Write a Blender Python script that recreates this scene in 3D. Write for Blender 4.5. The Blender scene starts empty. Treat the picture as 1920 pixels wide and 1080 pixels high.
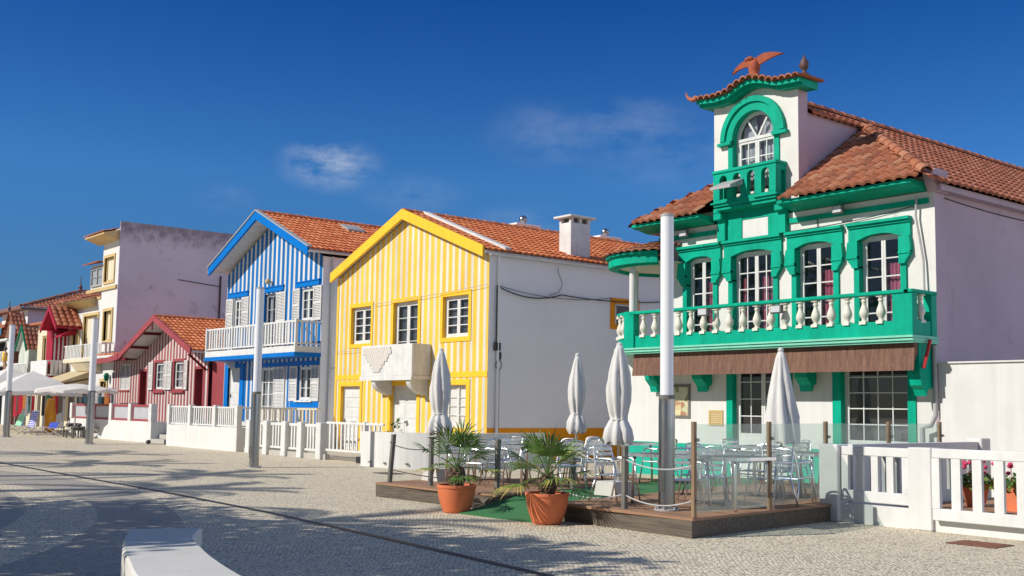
import bpy, math, random
from mathutils import Vector, Matrix
random.seed(7)
PI = math.pi
sc = bpy.context.scene
COL = sc.collection
# World axes: +X runs along the house fronts (towards the near right), +Y goes into the houses, Z up, metres.

# ------------------------------------------------------------------ mesh builder
class M:
    def __init__(s):
        s.v = []; s.f = []; s.t = []; s.cur = 0.5
    def poly(s, pts, tint=None):
        n = len(s.v); s.v += [tuple(p) for p in pts]; s.f.append(tuple(range(n, n + len(pts))))
        s.t.append(s.cur if tint is None else tint)
    def box(s, x0, x1, y0, y1, z0, z1):
        if x0 > x1: x0, x1 = x1, x0
        if y0 > y1: y0, y1 = y1, y0
        if z0 > z1: z0, z1 = z1, z0
        n = len(s.v)
        s.v += [(x0,y0,z0),(x1,y0,z0),(x1,y1,z0),(x0,y1,z0),(x0,y0,z1),(x1,y0,z1),(x1,y1,z1),(x0,y1,z1)]
        for q in ((0,3,2,1),(4,5,6,7),(0,1,5,4),(1,2,6,5),(2,3,7,6),(3,0,4,7)):
            s.f.append(tuple(n + i for i in q)); s.t.append(s.cur)
        return s
    def bbox(s, x0, x1, y0, y1, z0, z1, b=0.012):
        """box with a chamfer on every edge"""
        if x0 > x1: x0, x1 = x1, x0
        if y0 > y1: y0, y1 = y1, y0
        if z0 > z1: z0, z1 = z1, z0
        b = min(b, (x1-x0)*.45, (y1-y0)*.45, (z1-z0)*.45)
        n = len(s.v); idx = {}
        for i, X in enumerate((x0, x1)):
            for j, Y in enumerate((y0, y1)):
                for k, Z in enumerate((z0, z1)):
                    dx = b if i == 0 else -b; dy = b if j == 0 else -b; dz = b if k == 0 else -b
                    for a, p in enumerate(((X, Y+dy, Z+dz), (X+dx, Y, Z+dz), (X+dx, Y+dy, Z))):
                        idx[i,j,k,a] = len(s.v); s.v.append(p)
        def F(*q):
            s.f.append(tuple(q)); s.t.append(s.cur)
        for i in (0,1): F(*[idx[i,j,k,0] for j,k in (((0,0),(0,1),(1,1),(1,0)) if i==0 else ((0,0),(1,0),(1,1),(0,1)))])
        for j in (0,1): F(*[idx[i,j,k,1] for i,k in (((0,0),(1,0),(1,1),(0,1)) if j==0 else ((0,0),(0,1),(1,1),(1,0)))])
        for k in (0,1): F(*[idx[i,j,k,2] for i,j in (((0,0),(0,1),(1,1),(1,0)) if k==0 else ((0,0),(1,0),(1,1),(0,1)))])
        for i in (0,1):
            for j in (0,1): F(idx[i,j,0,0], idx[i,j,1,0], idx[i,j,1,1], idx[i,j,0,1])
        for i in (0,1):
            for k in (0,1): F(idx[i,0,k,0], idx[i,1,k,0], idx[i,1,k,2], idx[i,0,k,2])
        for j in (0,1):
            for k in (0,1): F(idx[0,j,k,1], idx[1,j,k,1], idx[1,j,k,2], idx[0,j,k,2])
        for i in (0,1):
            for j in (0,1):
                for k in (0,1): F(idx[i,j,k,0], idx[i,j,k,1], idx[i,j,k,2])
        return s
    def prism(s, pts, axis, a, b):
        """polygon pts (2-D) extruded from a to b along an axis; 'x': pts=(y,z) 'y': pts=(x,z) 'z': pts=(x,y)"""
        def P(p, t):
            return (t, p[0], p[1]) if axis == 'x' else (p[0], t, p[1]) if axis == 'y' else (p[0], p[1], t)
        n = len(s.v); m = len(pts)
        s.v += [P(p, a) for p in pts] + [P(p, b) for p in pts]
        s.f.append(tuple(n + i for i in range(m))); s.f.append(tuple(n + m + i for i in reversed(range(m))))
        for i in range(m):
            j = (i + 1) % m
            s.f.append((n + i, n + m + i, n + m + j, n + j))
        s.t += [s.cur] * (m + 2)
        return s
    def tube(s, pts, r, n=8, cap=True):
        pts = [Vector(p) for p in pts]; rings = []
        rr = r if isinstance(r, (list, tuple)) else [r] * len(pts)
        up = None
        for i, p in enumerate(pts):
            d = (pts[min(i+1, len(pts)-1)] - pts[max(i-1, 0)]).normalized()
            if up is None: up = Vector((0,0,1)) if abs(d.z) < .9 else Vector((1,0,0))
            a = d.cross(up); a = a.normalized() if a.length > 1e-6 else d.orthogonal().normalized()
            b = d.cross(a).normalized(); up = -b if False else up
            base = len(s.v)
            for k in range(n):
                t = 2 * PI * k / n
                s.v.append(tuple(p + (a * math.cos(t) + b * math.sin(t)) * rr[i]))
            rings.append(base)
        for i in range(len(rings) - 1):
            for k in range(n):
                k2 = (k + 1) % n
                s.f.append((rings[i]+k, rings[i]+k2, rings[i+1]+k2, rings[i+1]+k)); s.t.append(s.cur)
        if cap:
            s.f.append(tuple(rings[0] + k for k in reversed(range(n)))); s.f.append(tuple(rings[-1] + k for k in range(n))); s.t += [s.cur]*2
        return s
    def lathe(s, prof, c=(0,0,0), n=16, wob=None):
        rings = []
        for r, z in prof:
            base = len(s.v)
            for k in range(n):
                t = 2 * PI * k / n
                q = r * (wob(t, z) if wob else 1)
                s.v.append((c[0] + q * math.cos(t), c[1] + q * math.sin(t), c[2] + z))
            rings.append(base)
        for i in range(len(rings) - 1):
            for k in range(n):
                k2 = (k + 1) % n
                s.f.append((rings[i]+k, rings[i]+k2, rings[i+1]+k2, rings[i+1]+k)); s.t.append(s.cur)
        s.f.append(tuple(rings[0] + k for k in reversed(range(n)))); s.f.append(tuple(rings[-1] + k for k in range(n))); s.t += [s.cur]*2
        return s
    def build(s, name, mat, parent=None, smooth=False, auto=None, solid=None):
        me = bpy.data.meshes.new(name)
        org = ORG.get(parent.name, Vector((0,0,0))) if parent else Vector((0,0,0))
        me.from_pydata([(v[0]-org.x, v[1]-org.y, v[2]-org.z) for v in s.v], [], s.f)
        at = me.attributes.new('tint', 'FLOAT', 'FACE')
        at.data.foreach_set('value', s.t)
        me.validate(); me.update()
        me.materials.append(mat)
        o = bpy.data.objects.new(name, me); COL.objects.link(o)
        if parent: o.parent = parent
        ORG[o.name] = org
        if smooth:
            me.shade_smooth()
            if auto: me.set_sharp_from_angle(angle=math.radians(auto))
        if solid:
            md = o.modifiers.new('solid', 'SOLIDIFY'); md.thickness = solid; md.offset = 0
        return o
ORG = {}
def tag(o, label=None, cat=None, group=None, kind=None):
    if label: o['label'] = label
    if cat: o['category'] = cat
    if group: o['group'] = group
    if kind: o['kind'] = kind
    return o
def thing(name, loc, label, cat, group=None):
    o = bpy.data.objects.new(name, None); COL.objects.link(o); o.location = loc; o.empty_display_size = .2
    ORG[o.name] = Vector(loc)
    return tag(o, label, cat, group)
def top(mb, name, mat, label, cat, group=None, loc=None, **k):
    """single-mesh thing with its origin at loc"""
    if loc is not None:
        L = Vector(loc); mb.v = [(v[0]-L.x, v[1]-L.y, v[2]-L.z) for v in mb.v]
    o = mb.build(name, mat, None, **k)
    if loc is not None: o.location = loc
    return tag(o, label, cat, group)
def copy_tree(o, parent=None):
    c = o.copy(); COL.objects.link(c)
    if parent: c.parent = parent
    for ch in list(o.children): copy_tree(ch, c)
    return c
def place(o, loc, rz=0, label=None, cat=None):
    o.location = loc; o.rotation_euler = (0, 0, rz)
    if label: o['label'] = label
    return o

# ------------------------------------------------------------------ materials
class NT:
    def __init__(s, name):
        s.m = bpy.data.materials.new(name); s.m.use_nodes = True
        s.n = s.m.node_tree.nodes; s.l = s.m.node_tree.links
        s.b = s.n['Principled BSDF']; s.out = s.n['Material Output']
    def add(s, t, **k):
        n = s.n.new(t)
        for a, v in k.items():
            if a.startswith('i_'):
                key = a[2:].replace('_', ' ')
                n.inputs[int(key) if key.isdigit() else key].default_value = v
            else: setattr(n, a, v)
        return n
    def link(s, a, b): s.l.new(a, b)
    def math(s, op, a, b=None, c=None):
        n = s.add('ShaderNodeMath', operation=op)
        for i, v in enumerate((a, b, c)):
            if v is None: continue
            if isinstance(v, (int, float)): n.inputs[i].default_value = v
            else: s.link(v, n.inputs[i])
        return n.outputs[0]
    def mix(s, f, a, b, blend='MIX'):
        n = s.add('ShaderNodeMix', data_type='RGBA', blend_type=blend)
        for i, v in ((0, f), (6, a), (7, b)):
            if isinstance(v, (int, float)): n.inputs[i].default_value = v
            elif isinstance(v, tuple): n.inputs[i].default_value = (v + (1,))[:4]
            else: s.link(v, n.inputs[i])
        return n.outputs[2]
    def obj(s):
        return s.add('ShaderNodeTexCoord').outputs['Object']
    def noise(s, scale, detail=4, rough=.55, vec=None, out='Fac'):
        n = s.add('ShaderNodeTexNoise'); n.inputs['Scale'].default_value = scale
        n.inputs['Detail'].default_value = detail; n.inputs['Roughness'].default_value = rough
        s.link(vec if vec is not None else s.obj(), n.inputs['Vector'])
        return n.outputs[out]
    def ramp(s, f, stops):
        n = s.add('ShaderNodeValToRGB'); e = n.color_ramp.elements
        while len(e) < len(stops): e.new(.5)
        for i, (p, c) in enumerate(stops):
            e[i].position = p; e[i].color = (c if isinstance(c, tuple) else (c, c, c)) + (1,)
        s.link(f, n.inputs[0]); return n.outputs[0]
    def maprange(s, v, a, b, c=0., d=1.):
        n = s.add('ShaderNodeMapRange'); s.link(v, n.inputs[0])
        for i, x in enumerate((a, b, c, d)): n.inputs[i+1].default_value = x
        return n.outputs[0]
    def sep(s, vec):
        n = s.add('ShaderNodeSeparateXYZ'); s.link(vec, n.inputs[0]); return n.outputs
    def scaled(s, sx, sy, sz, vec=None):
        n = s.add('ShaderNodeMapping'); n.inputs['Scale'].default_value = (sx, sy, sz)
        s.link(vec if vec is not None else s.obj(), n.inputs[0]); return n.outputs[0]
    def bump(s, h, strength=.3, dist=.02):
        n = s.add('ShaderNodeBump'); n.inputs['Strength'].default_value = strength; n.inputs['Distance'].default_value = dist
        s.link(h, n.inputs['Height']); s.link(n.outputs[0], s.b.inputs['Normal'])
    def color(s, c):
        if isinstance(c, tuple): s.b.inputs['Base Color'].default_value = (c + (1,))[:4]
        else: s.link(c, s.b.inputs['Base Color'])
    def rough(s, v):
        if isinstance(v, (int, float)): s.b.inputs['Roughness'].default_value = v
        else: s.link(v, s.b.inputs['Roughness'])
def paint(name, c, rough=.6, wear=.12, bump=.15, scale=1.5, streak=.10):
    """painted plaster or wood: faint blotches, rain streaks and grain"""
    t = NT(name)
    a = t.noise(scale, 5, .6); st = t.noise(1.0, 4, .6, t.scaled(7, 7, .5))
    k = t.math('ADD', t.maprange(a, .3, .7, 1 - wear, 1 + wear * .4), t.maprange(st, .35, .75, 0, -streak))
    cc = t.mix(1.0, c, t.add('ShaderNodeCombineColor').outputs[0], 'MULTIPLY')
    cn = [n for n in t.n if n.type == 'COMBINE_COLOR'][-1]
    for i in range(3): t.link(k, cn.inputs[i])
    t.color(cc); t.rough(rough); t.b.inputs['Specular IOR Level'].default_value = .12
    t.bump(t.noise(scale * 40, 3, .6), bump, .01)
    return t.m
def plaster_dirty(name, c, c2, c3, lo=.45, hi=.7, scale=.7):
    """old render wall: big blotches, dark mould patches with a shape of their own, fine grain"""
    t = NT(name)
    n1 = t.noise(scale, 7, .62); n2 = t.noise(scale * 2.3, 8, .7, t.scaled(1, 1, .8)); n3 = t.noise(1, 5, .65, t.scaled(2.2, 2.2, .25))
    a = t.mix(t.maprange(n1, .35, .65), c, c2)
    f = t.math('MULTIPLY', t.maprange(n2, lo + .12, hi + .08), t.maprange(n3, .35, .6))
    t.color(t.mix(f, a, c3)); t.rough(.85)
    t.bump(t.noise(25, 6, .7), .35, .015)
    return t.m
def stripes(name, ca, cb, period, frac, x0=0., rough=.55):
    """vertical boards painted in two colours: fraction frac of each period is cb; shallow groove at each edge"""
    t = NT(name)
    o = t.obj(); x = t.sep(o)[0]
    wob = t.math('MULTIPLY', t.math('SUBTRACT', t.noise(.7, 2, .5), .5), .02)
    u = t.math('FRACT', t.math('DIVIDE', t.math('ADD', t.math('SUBTRACT', x, x0), wob), period))
    q = t.math('DIVIDE', t.math('ADD', t.math('SUBTRACT', x, x0), wob), period); f = t.math('LESS_THAN', u, frac)
    wn_ = t.add('ShaderNodeTexWhiteNoise', noise_dimensions='1D'); t.link(t.math('ADD', t.math('MULTIPLY', t.math('FLOOR', q), 2.), f), wn_.inputs['W'])
    edge = t.math('MAXIMUM', t.math('LESS_THAN', t.math('ABSOLUTE', t.math('SUBTRACT', u, frac)), .022), t.math('LESS_THAN', u, .022))
    blot = t.maprange(t.noise(1.2, 5, .6), .3, .7, .88, 1.03)
    st = t.maprange(t.noise(1, 4, .6, t.scaled(9, 9, .4)), .4, .75, 1.0, .88)
    k = t.math('MULTIPLY', t.math('MULTIPLY', blot, st), t.math('MULTIPLY', t.maprange(wn_.outputs['Value'], 0., 1., .86, 1.04), t.maprange(edge, 0., 1., 1., .72)))
    cc = t.add('ShaderNodeCombineColor')
    for i in range(3): t.link(k, cc.inputs[i])
    t.color(t.mix(1., t.mix(f, ca, cb), cc.outputs[0], 'MULTIPLY')); t.rough(rough); t.b.inputs['Specular IOR Level'].default_value = .2
    t.bump(t.math('ADD', t.math('MULTIPLY', f, .6), t.math('MULTIPLY', t.noise(40, 3, .6), .25)), .5, .01)
    return t.m
def tiles(name, c1, c2, c3, moss=(.10,.085,.06), mossf=.25):
    t = NT(name)
    a = t.add('ShaderNodeAttribute', attribute_name='tint').outputs['Fac']
    base = t.ramp(a, [(0., c1), (.5, c2), (1., c3)])
    n = t.noise(9, 5, .7); n2 = t.noise(.8, 5, .6)
    f = t.math('MULTIPLY', t.maprange(n, .5, .72), t.maprange(n2, .35, .7, .15, mossf * 2.2))
    t.color(t.mix(f, base, moss)); t.rough(.8)
    t.bump(t.noise(60, 4, .7), .3, .006)
    return t.m
def metal(name, c, rough=.3, scale=60):
    t = NT(name); t.color(c); t.b.inputs['Metallic'].default_value = 1
    t.rough(t.maprange(t.noise(scale, 3, .6, t.scaled(1, 1, .05)), .3, .7, rough * .7, rough * 1.4))
    return t.m
def plain(name, c, rough=.6, bump=0, var=.1, scale=8, **kw):
    t = NT(name); n = t.noise(scale, 5, .6)
    cc = tuple(x * (1 - var) for x in c); cd = tuple(min(1, x * (1 + var)) for x in c)
    t.color(t.mix(t.maprange(n, .3, .7), cc, cd)); t.rough(rough)
    if bump: t.bump(t.noise(scale * 8, 4, .6), bump, .01)
    for k, v in kw.items(): t.b.inputs[k.replace('_', ' ')].default_value = v
    return t.m
def glassmat(name, tintc=(.8,.9,.88), refl=.5, body=.0):
    t = NT(name)
    tr = t.add('ShaderNodeBsdfTransparent'); tr.inputs[0].default_value = tintc + (1,)
    gl = t.add('ShaderNodeBsdfGlossy'); gl.inputs['Roughness'].default_value = .02
    fr = t.add('ShaderNodeLayerWeight'); fr.inputs[0].default_value = .5
    mx = t.add('ShaderNodeMixShader')
    t.link(t.math('ADD', t.math('MULTIPLY', t.math('POWER', fr.outputs['Facing'], 4.), refl), body), mx.inputs[0])
    t.link(tr.outputs[0], mx.inputs[1]); t.link(gl.outputs[0], mx.inputs[2]); t.link(mx.outputs[0], t.out.inputs[0])
    t.n.remove(t.b)
    return t.m
def wood(name, c1, c2, axis=0, scale=3, board=.12):
    t = NT(name); o = t.obj(); s = t.sep(o)
    sc_ = [18, 18, 18]; sc_[axis] = 1.2
    g = t.noise(scale * .5, 6, .65, t.scaled(*sc_))
    t.color(t.mix(t.maprange(g, .3, .7), c1, c2)); t.rough(.75)
    t.bump(g, .35, .01)
    return t.m
MT = {}
MT['white'] = paint('white_paint', (.69,.69,.675), .5, .12, .12, 3)
MT['white_wall'] = paint('white_plaster', (.675,.67,.65), .8, .09, .3, .8, .09)
MT['green'] = paint('green_paint', (.0,.385,.25), .5, .22, .15, 1.6, .16)
MT['mint'] = paint('mint_paint', (.22,.62,.47), .5, .10, .12, 2)
MT['teal_plinth'] = paint('teal_plinth', (.02,.40,.29), .6, .15, .2)
MT['old_white'] = plaster_dirty('weathered_white_plaster', (.68,.67,.64), (.62,.60,.57), (.34,.31,.27), .46, .7, 1.2)
MT['side_lav'] = plaster_dirty('stained_party_wall', (.50,.38,.45), (.42,.32,.38), (.27,.22,.25), .44, .7, .45)
MT['beige_side'] = plaster_dirty('mould_stained_wall', (.54,.50,.62), (.48,.43,.54), (.14,.11,.14), .42, .62, .35)
t = NT('mould_topped_wall'); n1 = t.noise(.35, 7, .62); n2 = t.noise(.8, 8, .7); n3 = t.noise(2.2, 8, .72); zz = t.sep(t.obj())[2]
a = t.mix(t.maprange(n1, .35, .65), (.56,.53,.60), (.48,.45,.52))
fp = t.math('MULTIPLY', t.maprange(n2, .56, .68), t.maprange(n3, .40, .58)); ft = t.math('MULTIPLY', t.math('ADD', t.maprange(t.math('ADD', zz, t.math('MULTIPLY', t.math('SUBTRACT', n3, .5), 2.2)), 10.0, 10.9), 0.), t.maprange(n3, .25, .6, .5, 1.))
t.color(t.mix(t.math('MAXIMUM', t.math('MULTIPLY', fp, .8), t.math('MULTIPLY', ft, .8)), a, (.15,.125,.145))); t.rough(.9); t.bump(t.noise(18, 6, .7), .4, .02); MT['beige_side'] = t.m
MT['grey_side'] = plaster_dirty('pale_grey_plaster', (.84,.84,.84), (.78,.78,.79), (.60,.60,.60), .5, .8, .4)
MT['yel'] = paint('yellow_paint', (.92,.53,.045), .5, .07, .1)
MT['yel_str'] = stripes('yellow_white_boards', (.90,.56,.075), (.72,.68,.58), .3340, .42, -.09)
MT['ochre'] = paint('ochre_plinth', (.88,.33,.012), .7, .1, .2)
MT['blue'] = paint('blue_paint', (.0,.165,.56), .45, .07, .1)
MT['blue_str'] = stripes('blue_white_boards', (.0,.15,.47), (.66,.66,.66), .385, .43, -.1)
MT['red'] = paint('rose_red_paint', (.33,.07,.08), .5, .12, .12)
MT['red_dk'] = paint('dark_red_paint', (.16,.018,.025), .5, .12, .12)
MT['red_str'] = stripes('red_white_boards', (.34,.085,.095), (.62,.57,.54), .365, .47, 0)
MT['crim'] = paint('crimson_paint', (.36,.02,.045), .45, .07, .1)
MT['crim_str'] = stripes('crimson_grey_boards', (.36,.012,.04), (.62,.60,.66), .7, .42, 0)
MT['lace'] = plain('pierced_brick', (.58,.50,.42), .8, .3, .15, 10)
MT['cream'] = paint('cream_trim', (.60,.45,.22), .6, .1, .15)
MT['cream_lt'] = paint('cream_wall', (.68,.62,.47), .7, .07, .2)
MT['green_str'] = stripes('green_white_boards', (.50,.60,.50), (.75,.76,.70), .3, .5, 0)
MT['dkgreen'] = paint('dark_green_paint', (.01,.16,.09), .5, .1, .1)
MT['shutter'] = paint('shutter_white', (.64,.63,.61), .5, .06, .05)
MT['tile_o'] = tiles('orange_tiles', (.46,.115,.035), (.60,.17,.055), (.68,.25,.10), mossf=.12)
MT['tile_r'] = tiles('weathered_red_tiles', (.25,.07,.035), (.40,.125,.06), (.46,.20,.12), mossf=.35)
MT['tile_b'] = tiles('lichen_eave_tiles', (.22,.07,.035), (.36,.12,.055), (.42,.20,.11), mossf=.5)
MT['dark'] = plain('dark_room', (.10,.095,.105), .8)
MT['glass'] = glassmat('window_glass', (.75,.78,.80), .55, .10)
MT['screen'] = glassmat('screen_glass', (.88,.94,.92), .40, .05)
nt_ = MT['screen'].node_tree; df_ = nt_.nodes.new('ShaderNodeBsdfDiffuse'); df_.inputs[0].default_value = (.75,.82,.80,1); m2_ = nt_.nodes.new('ShaderNodeMixShader'); m2_.inputs[0].default_value = .09
on_ = [n for n in nt_.nodes if n.type == 'OUTPUT_MATERIAL'][0]; sh_ = on_.inputs[0].links[0].from_socket; nt_.links.new(sh_, m2_.inputs[1]); nt_.links.new(df_.outputs[0], m2_.inputs[2]); nt_.links.new(m2_.outputs[0], on_.inputs[0])
MT['pink'] = plain('pink_curtain', (.50,.13,.20), .8, .2, .25, 5)
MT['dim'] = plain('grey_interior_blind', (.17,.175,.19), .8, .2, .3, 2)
MT['net'] = plain('net_curtain', (.62,.62,.64), .8, .2, .2, 6)
MT['steel'] = metal('brushed_steel', (.33,.32,.315), .27, 14)
MT['alu'] = metal('aluminium', (.78,.79,.81), .32)
MT['zinc'] = plain('grey_pipe', (.36,.36,.36), .5)
MT['lamp'] = plain('opal_lamp_tube', (.74,.75,.78), .35, 0, .02)
MT['black'] = plain('black_plastic', (.02,.02,.022), .5)
MT['cable'] = plain('dark_cable', (.035,.035,.04), .6)
MT['fabric'] = plain('grey_white_canvas', (.60,.59,.57), .9, .25, .06, 3)
MT['terra'] = plain('terracotta_pot', (.60,.16,.06), .75, .15, .12, 4)
MT['soil'] = plain('potting_soil', (.04,.028,.02), .95, .6, .4, 20)
MT['deck'] = wood('deck_boards', (.24,.125,.07), (.36,.21,.125), 0)
MT['timber'] = wood('weathered_timber', (.05,.04,.03), (.15,.12,.09), 0)
MT['post'] = wood('post_wood', (.15,.095,.055), (.30,.20,.12), 2)
MT['greypost'] = wood('grey_post_wood', (.09,.09,.08), (.22,.21,.18), 2)
MT['tabletop'] = plain('grey_table_top', (.11,.10,.10), .6, 0, .2, 3)
MT['awn'] = None
def translucent(name, c, f=.45):
    t = NT(name); n = t.noise(3, 4, .6); cc = t.mix(t.maprange(n, .3, .7), tuple(v*.94 for v in c), c); t.color(cc); t.rough(.9)
    tr = t.add('ShaderNodeBsdfTranslucent'); t.link(cc, tr.inputs[0]); mx = t.add('ShaderNodeMixShader'); mx.inputs[0].default_value = f
    t.link(t.b.outputs[0], mx.inputs[1]); t.link(tr.outputs[0], mx.inputs[2]); t.link(mx.outputs[0], t.out.inputs[0]); return t.m
MT['canvas'] = translucent('white_canvas', (.86,.84,.80), .30)
MT['awn_cream'] = translucent('cream_awning_canvas', (.80,.70,.48))
MT['rust'] = plain('rusty_metal', (.18,.075,.045), .8, .4, .4, 12)
MT['infill'] = plain('grey_white_panel', (.50,.51,.54), .6)
MT['concrete'] = plain('concrete', (.42,.40,.36), .85, .4, .12, 3)
t = NT('white_bench_stone'); n = t.noise(1.2, 6, .65); n2 = t.noise(90, 3, .7); n3 = t.noise(7, 5, .7)
t.color(t.mix(t.maprange(n3, .62, .72, 0., .5), t.mix(t.maprange(n, .3, .7), (.50,.485,.44), (.60,.59,.55)), (.34,.32,.28))); t.rough(.8); t.bump(n2, .5, .006); MT['bench'] = t.m
MT['flood'] = plain('grey_floodlight', (.13,.13,.125), .5)
MT['wire'] = plain('white_rope', (.45,.46,.46), .7)
MT['terra_st'] = plain('terracotta_statue', (.33,.075,.03), .8, .3, .2, 9)
MT['bronze'] = plain('dark_finial', (.10,.05,.045), .6, .2, .3, 12)
t = NT('awning_vinyl'); n1 = t.noise(9, 8, .75); n2 = t.noise(2, 5, .6, t.scaled(12, 1, 1.2))
base = t.mix(t.maprange(n2, .3, .7), (.085,.036,.023), (.20,.098,.062))
t.color(t.mix(t.maprange(n1, .60, .74), base, (.45,.30,.22))); t.rough(.75); t.bump(n1, .3, .01)
MT['awn'] = t.m
t = NT('palm_leaf'); a = t.add('ShaderNodeAttribute', attribute_name='tint').outputs['Fac']
t.color(t.ramp(a, [(0., (.035,.085,.012)), (.6, (.09,.17,.025)), (.85,(.20,.26,.045)), (1., (.42,.33,.08))])); t.rough(.42)
t.b.inputs['Subsurface Weight'].default_value = 0
MT['leaf'] = t.m
t = NT('palm_trunk'); v = t.add('ShaderNodeTexVoronoi'); v.inputs['Scale'].default_value = 18; t.link(t.scaled(1,1,1.6), v.inputs[0])
t.color(t.mix(v.outputs['Distance'], (.04,.022,.014), (.17,.10,.06))); t.rough(.9); t.bump(v.outputs['Distance'], .8, .03)
MT['trunk'] = t.m
t = NT('green_carpet'); n = t.noise(120, 3, .7); n2 = t.noise(1.5, 4, .6)
t.color(t.mix(t.maprange(n2, .3, .7), t.mix(n, (.012,.10,.028), (.05,.22,.07)), (.05,.17,.06))); t.rough(.95); t.bump(n, .6, .01)
MT['carpet'] = t.m
# small-stone paving: rows of little limestone cubes with dark joints; dark basalt where the curved bands run
t = NT('cobble_paving')
geo = t.add('ShaderNodeNewGeometry').outputs['Position']
warp = t.noise(.22, 2, .5, geo, 'Color')
wv = t.add('ShaderNodeVectorMath', operation='MULTIPLY_ADD'); t.link(warp, wv.inputs[0]); wv.inputs[1].default_value = (1.1,1.1,0); t.link(geo, wv.inputs[2])
vo = t.add('ShaderNodeTexVoronoi', feature='DISTANCE_TO_EDGE'); vo.inputs['Scale'].default_value = 19; vo.inputs['Randomness'].default_value = .55
vc = t.add('ShaderNodeTexVoronoi', feature='F1'); vc.inputs['Scale'].default_value = 19; vc.inputs['Randomness'].default_value = .55
mp = t.add('ShaderNodeMapping'); mp.inputs['Rotation'].default_value = (0,0,math.radians(38)); mp.inputs['Scale'].default_value = (1,1,0)
t.link(wv.outputs[0], mp.inputs[0]); t.link(mp.outputs[0], vo.inputs['Vector']); t.link(mp.outputs[0], vc.inputs['Vector'])
jo = t.maprange(vo.outputs['Distance'], .04, .17)
sx = t.sep(vc.outputs['Color'])[0]
def circ(cx, cy):
    d = t.add('ShaderNodeVectorMath', operation='DISTANCE'); t.link(wz, d.inputs[0]); d.inputs[1].default_value = (cx, cy, 0); return d.outputs['Value']
flat = t.add('ShaderNodeVectorMath', operation='MULTIPLY'); t.link(geo, flat.inputs[0]); flat.inputs[1].default_value = (1,1,0); wz = flat.outputs[0]
inA = t.math('LESS_THAN', circ(-22.18,-11.26), 16.63)
inB = t.math('LESS_THAN', circ(-20.7,-8.6), 14.63)
inC = t.math('LESS_THAN', circ(-22.75,-17.29), 24.6)
ringed = t.math('MULTIPLY', t.math('MAXIMUM', t.math('MULTIPLY', inC, t.math('SUBTRACT', 1., inB)), inA), t.math('LESS_THAN', t.sep(geo)[0], -8.))
big = t.noise(.25, 5, .6, geo)
light = t.mix(sx, (.70,.61,.435), (.88,.78,.575)); light = t.mix(t.maprange(big, .35, .7, 0., .3), light, (.58,.50,.385)); med = t.noise(1.3, 7, .7, geo); light = t.mix(t.maprange(med, .52, .75, 0., .55), light, (.42,.365,.28)); spot = t.noise(5.5, 4, .6, geo); light = t.mix(t.maprange(spot, .64, .70, 0., .5), light, (.30,.26,.20))
dark = t.mix(sx, (.33,.305,.265), (.47,.435,.38))
stone = t.mix(ringed, light, dark)
t.color(t.mix(jo, (.30,.26,.20), stone)); t.rough(t.maprange(t.noise(20, 3, .5, geo), .3, .7, .6, .85))
t.bump(t.math('ADD', jo, t.math('MULTIPLY', sx, .35)), .35, .012)
MT['cobble'] = t.m
t = NT('pale_flagstones'); n = t.noise(3, 6, .6); br = t.add('ShaderNodeTexBrick'); br.inputs['Scale'].default_value = 1.2
t.link(t.obj(), br.inputs[0]); br.inputs['Color1'].default_value = (.50,.47,.40,1); br.inputs['Color2'].default_value = (.42,.40,.35,1); br.inputs['Mortar'].default_value = (.2,.19,.17,1); br.inputs['Mortar Size'].default_value = .01
t.color(t.mix(t.maprange(n, .3, .7, 0, .3), br.outputs[0], (.35,.33,.28))); t.rough(.8)
MT['flag'] = t.m
def solid_col(name, c, r=.7): 
    return plain(name, c, r, .05, .1, 3)
# ------------------------------------------------------------------ architectural pieces (fronts face -Y)
def wall_with_holes(mb, x0, x1, z0, z1, y, holes, depth=.2):
    xs = sorted({x0, x1, *[h[0] for h in holes], *[h[1] for h in holes]})
    zs = sorted({z0, z1, *[h[2] for h in holes], *[h[3] for h in holes]})
    xs = [x for x in xs if x0 <= x <= x1]; zs = [z for z in zs if z0 <= z <= z1]
    for a, b in zip(xs, xs[1:]):
        for c, d in zip(zs, zs[1:]):
            mx, mz = (a+b)/2, (c+d)/2
            if any(h[0] < mx < h[1] and h[2] < mz < h[3] for h in holes): continue
            mb.poly([(a,y,c),(b,y,c),(b,y,d),(a,y,d)])
    for h in holes:
        a, b, c, d = h[:4]; e = y + depth
        mb.poly([(a,y,c),(a,y,d),(a,e,d),(a,e,c)]); mb.poly([(b,y,c),(b,e,c),(b,e,d),(b,y,d)])
        mb.poly([(a,y,d),(b,y,d),(b,e,d),(a,e,d)]); mb.poly([(a,y,c),(a,e,c),(b,e,c),(b,y,c)])
def frame_ring(mb, o, i, y0, y1):
    """rectangular ring: o, i = (x0,x1,z0,z1) outer and inner"""
    mb.box(o[0], i[0], y0, y1, o[2], o[3]); mb.box(i[1], o[1], y0, y1, o[2], o[3])
    if i[3] < o[3]: mb.box(i[0], i[1], y0, y1, i[3], o[3])
    if i[2] > o[2]: mb.box(i[0], i[1], y0, y1, o[2], i[2])
def surround(house, name, o, i, y, mat, proud=.025, depth=.14):
    m = M(); frame_ring(m, o, i, y - proud, y + depth); return m.build(name, mat, house)
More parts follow.
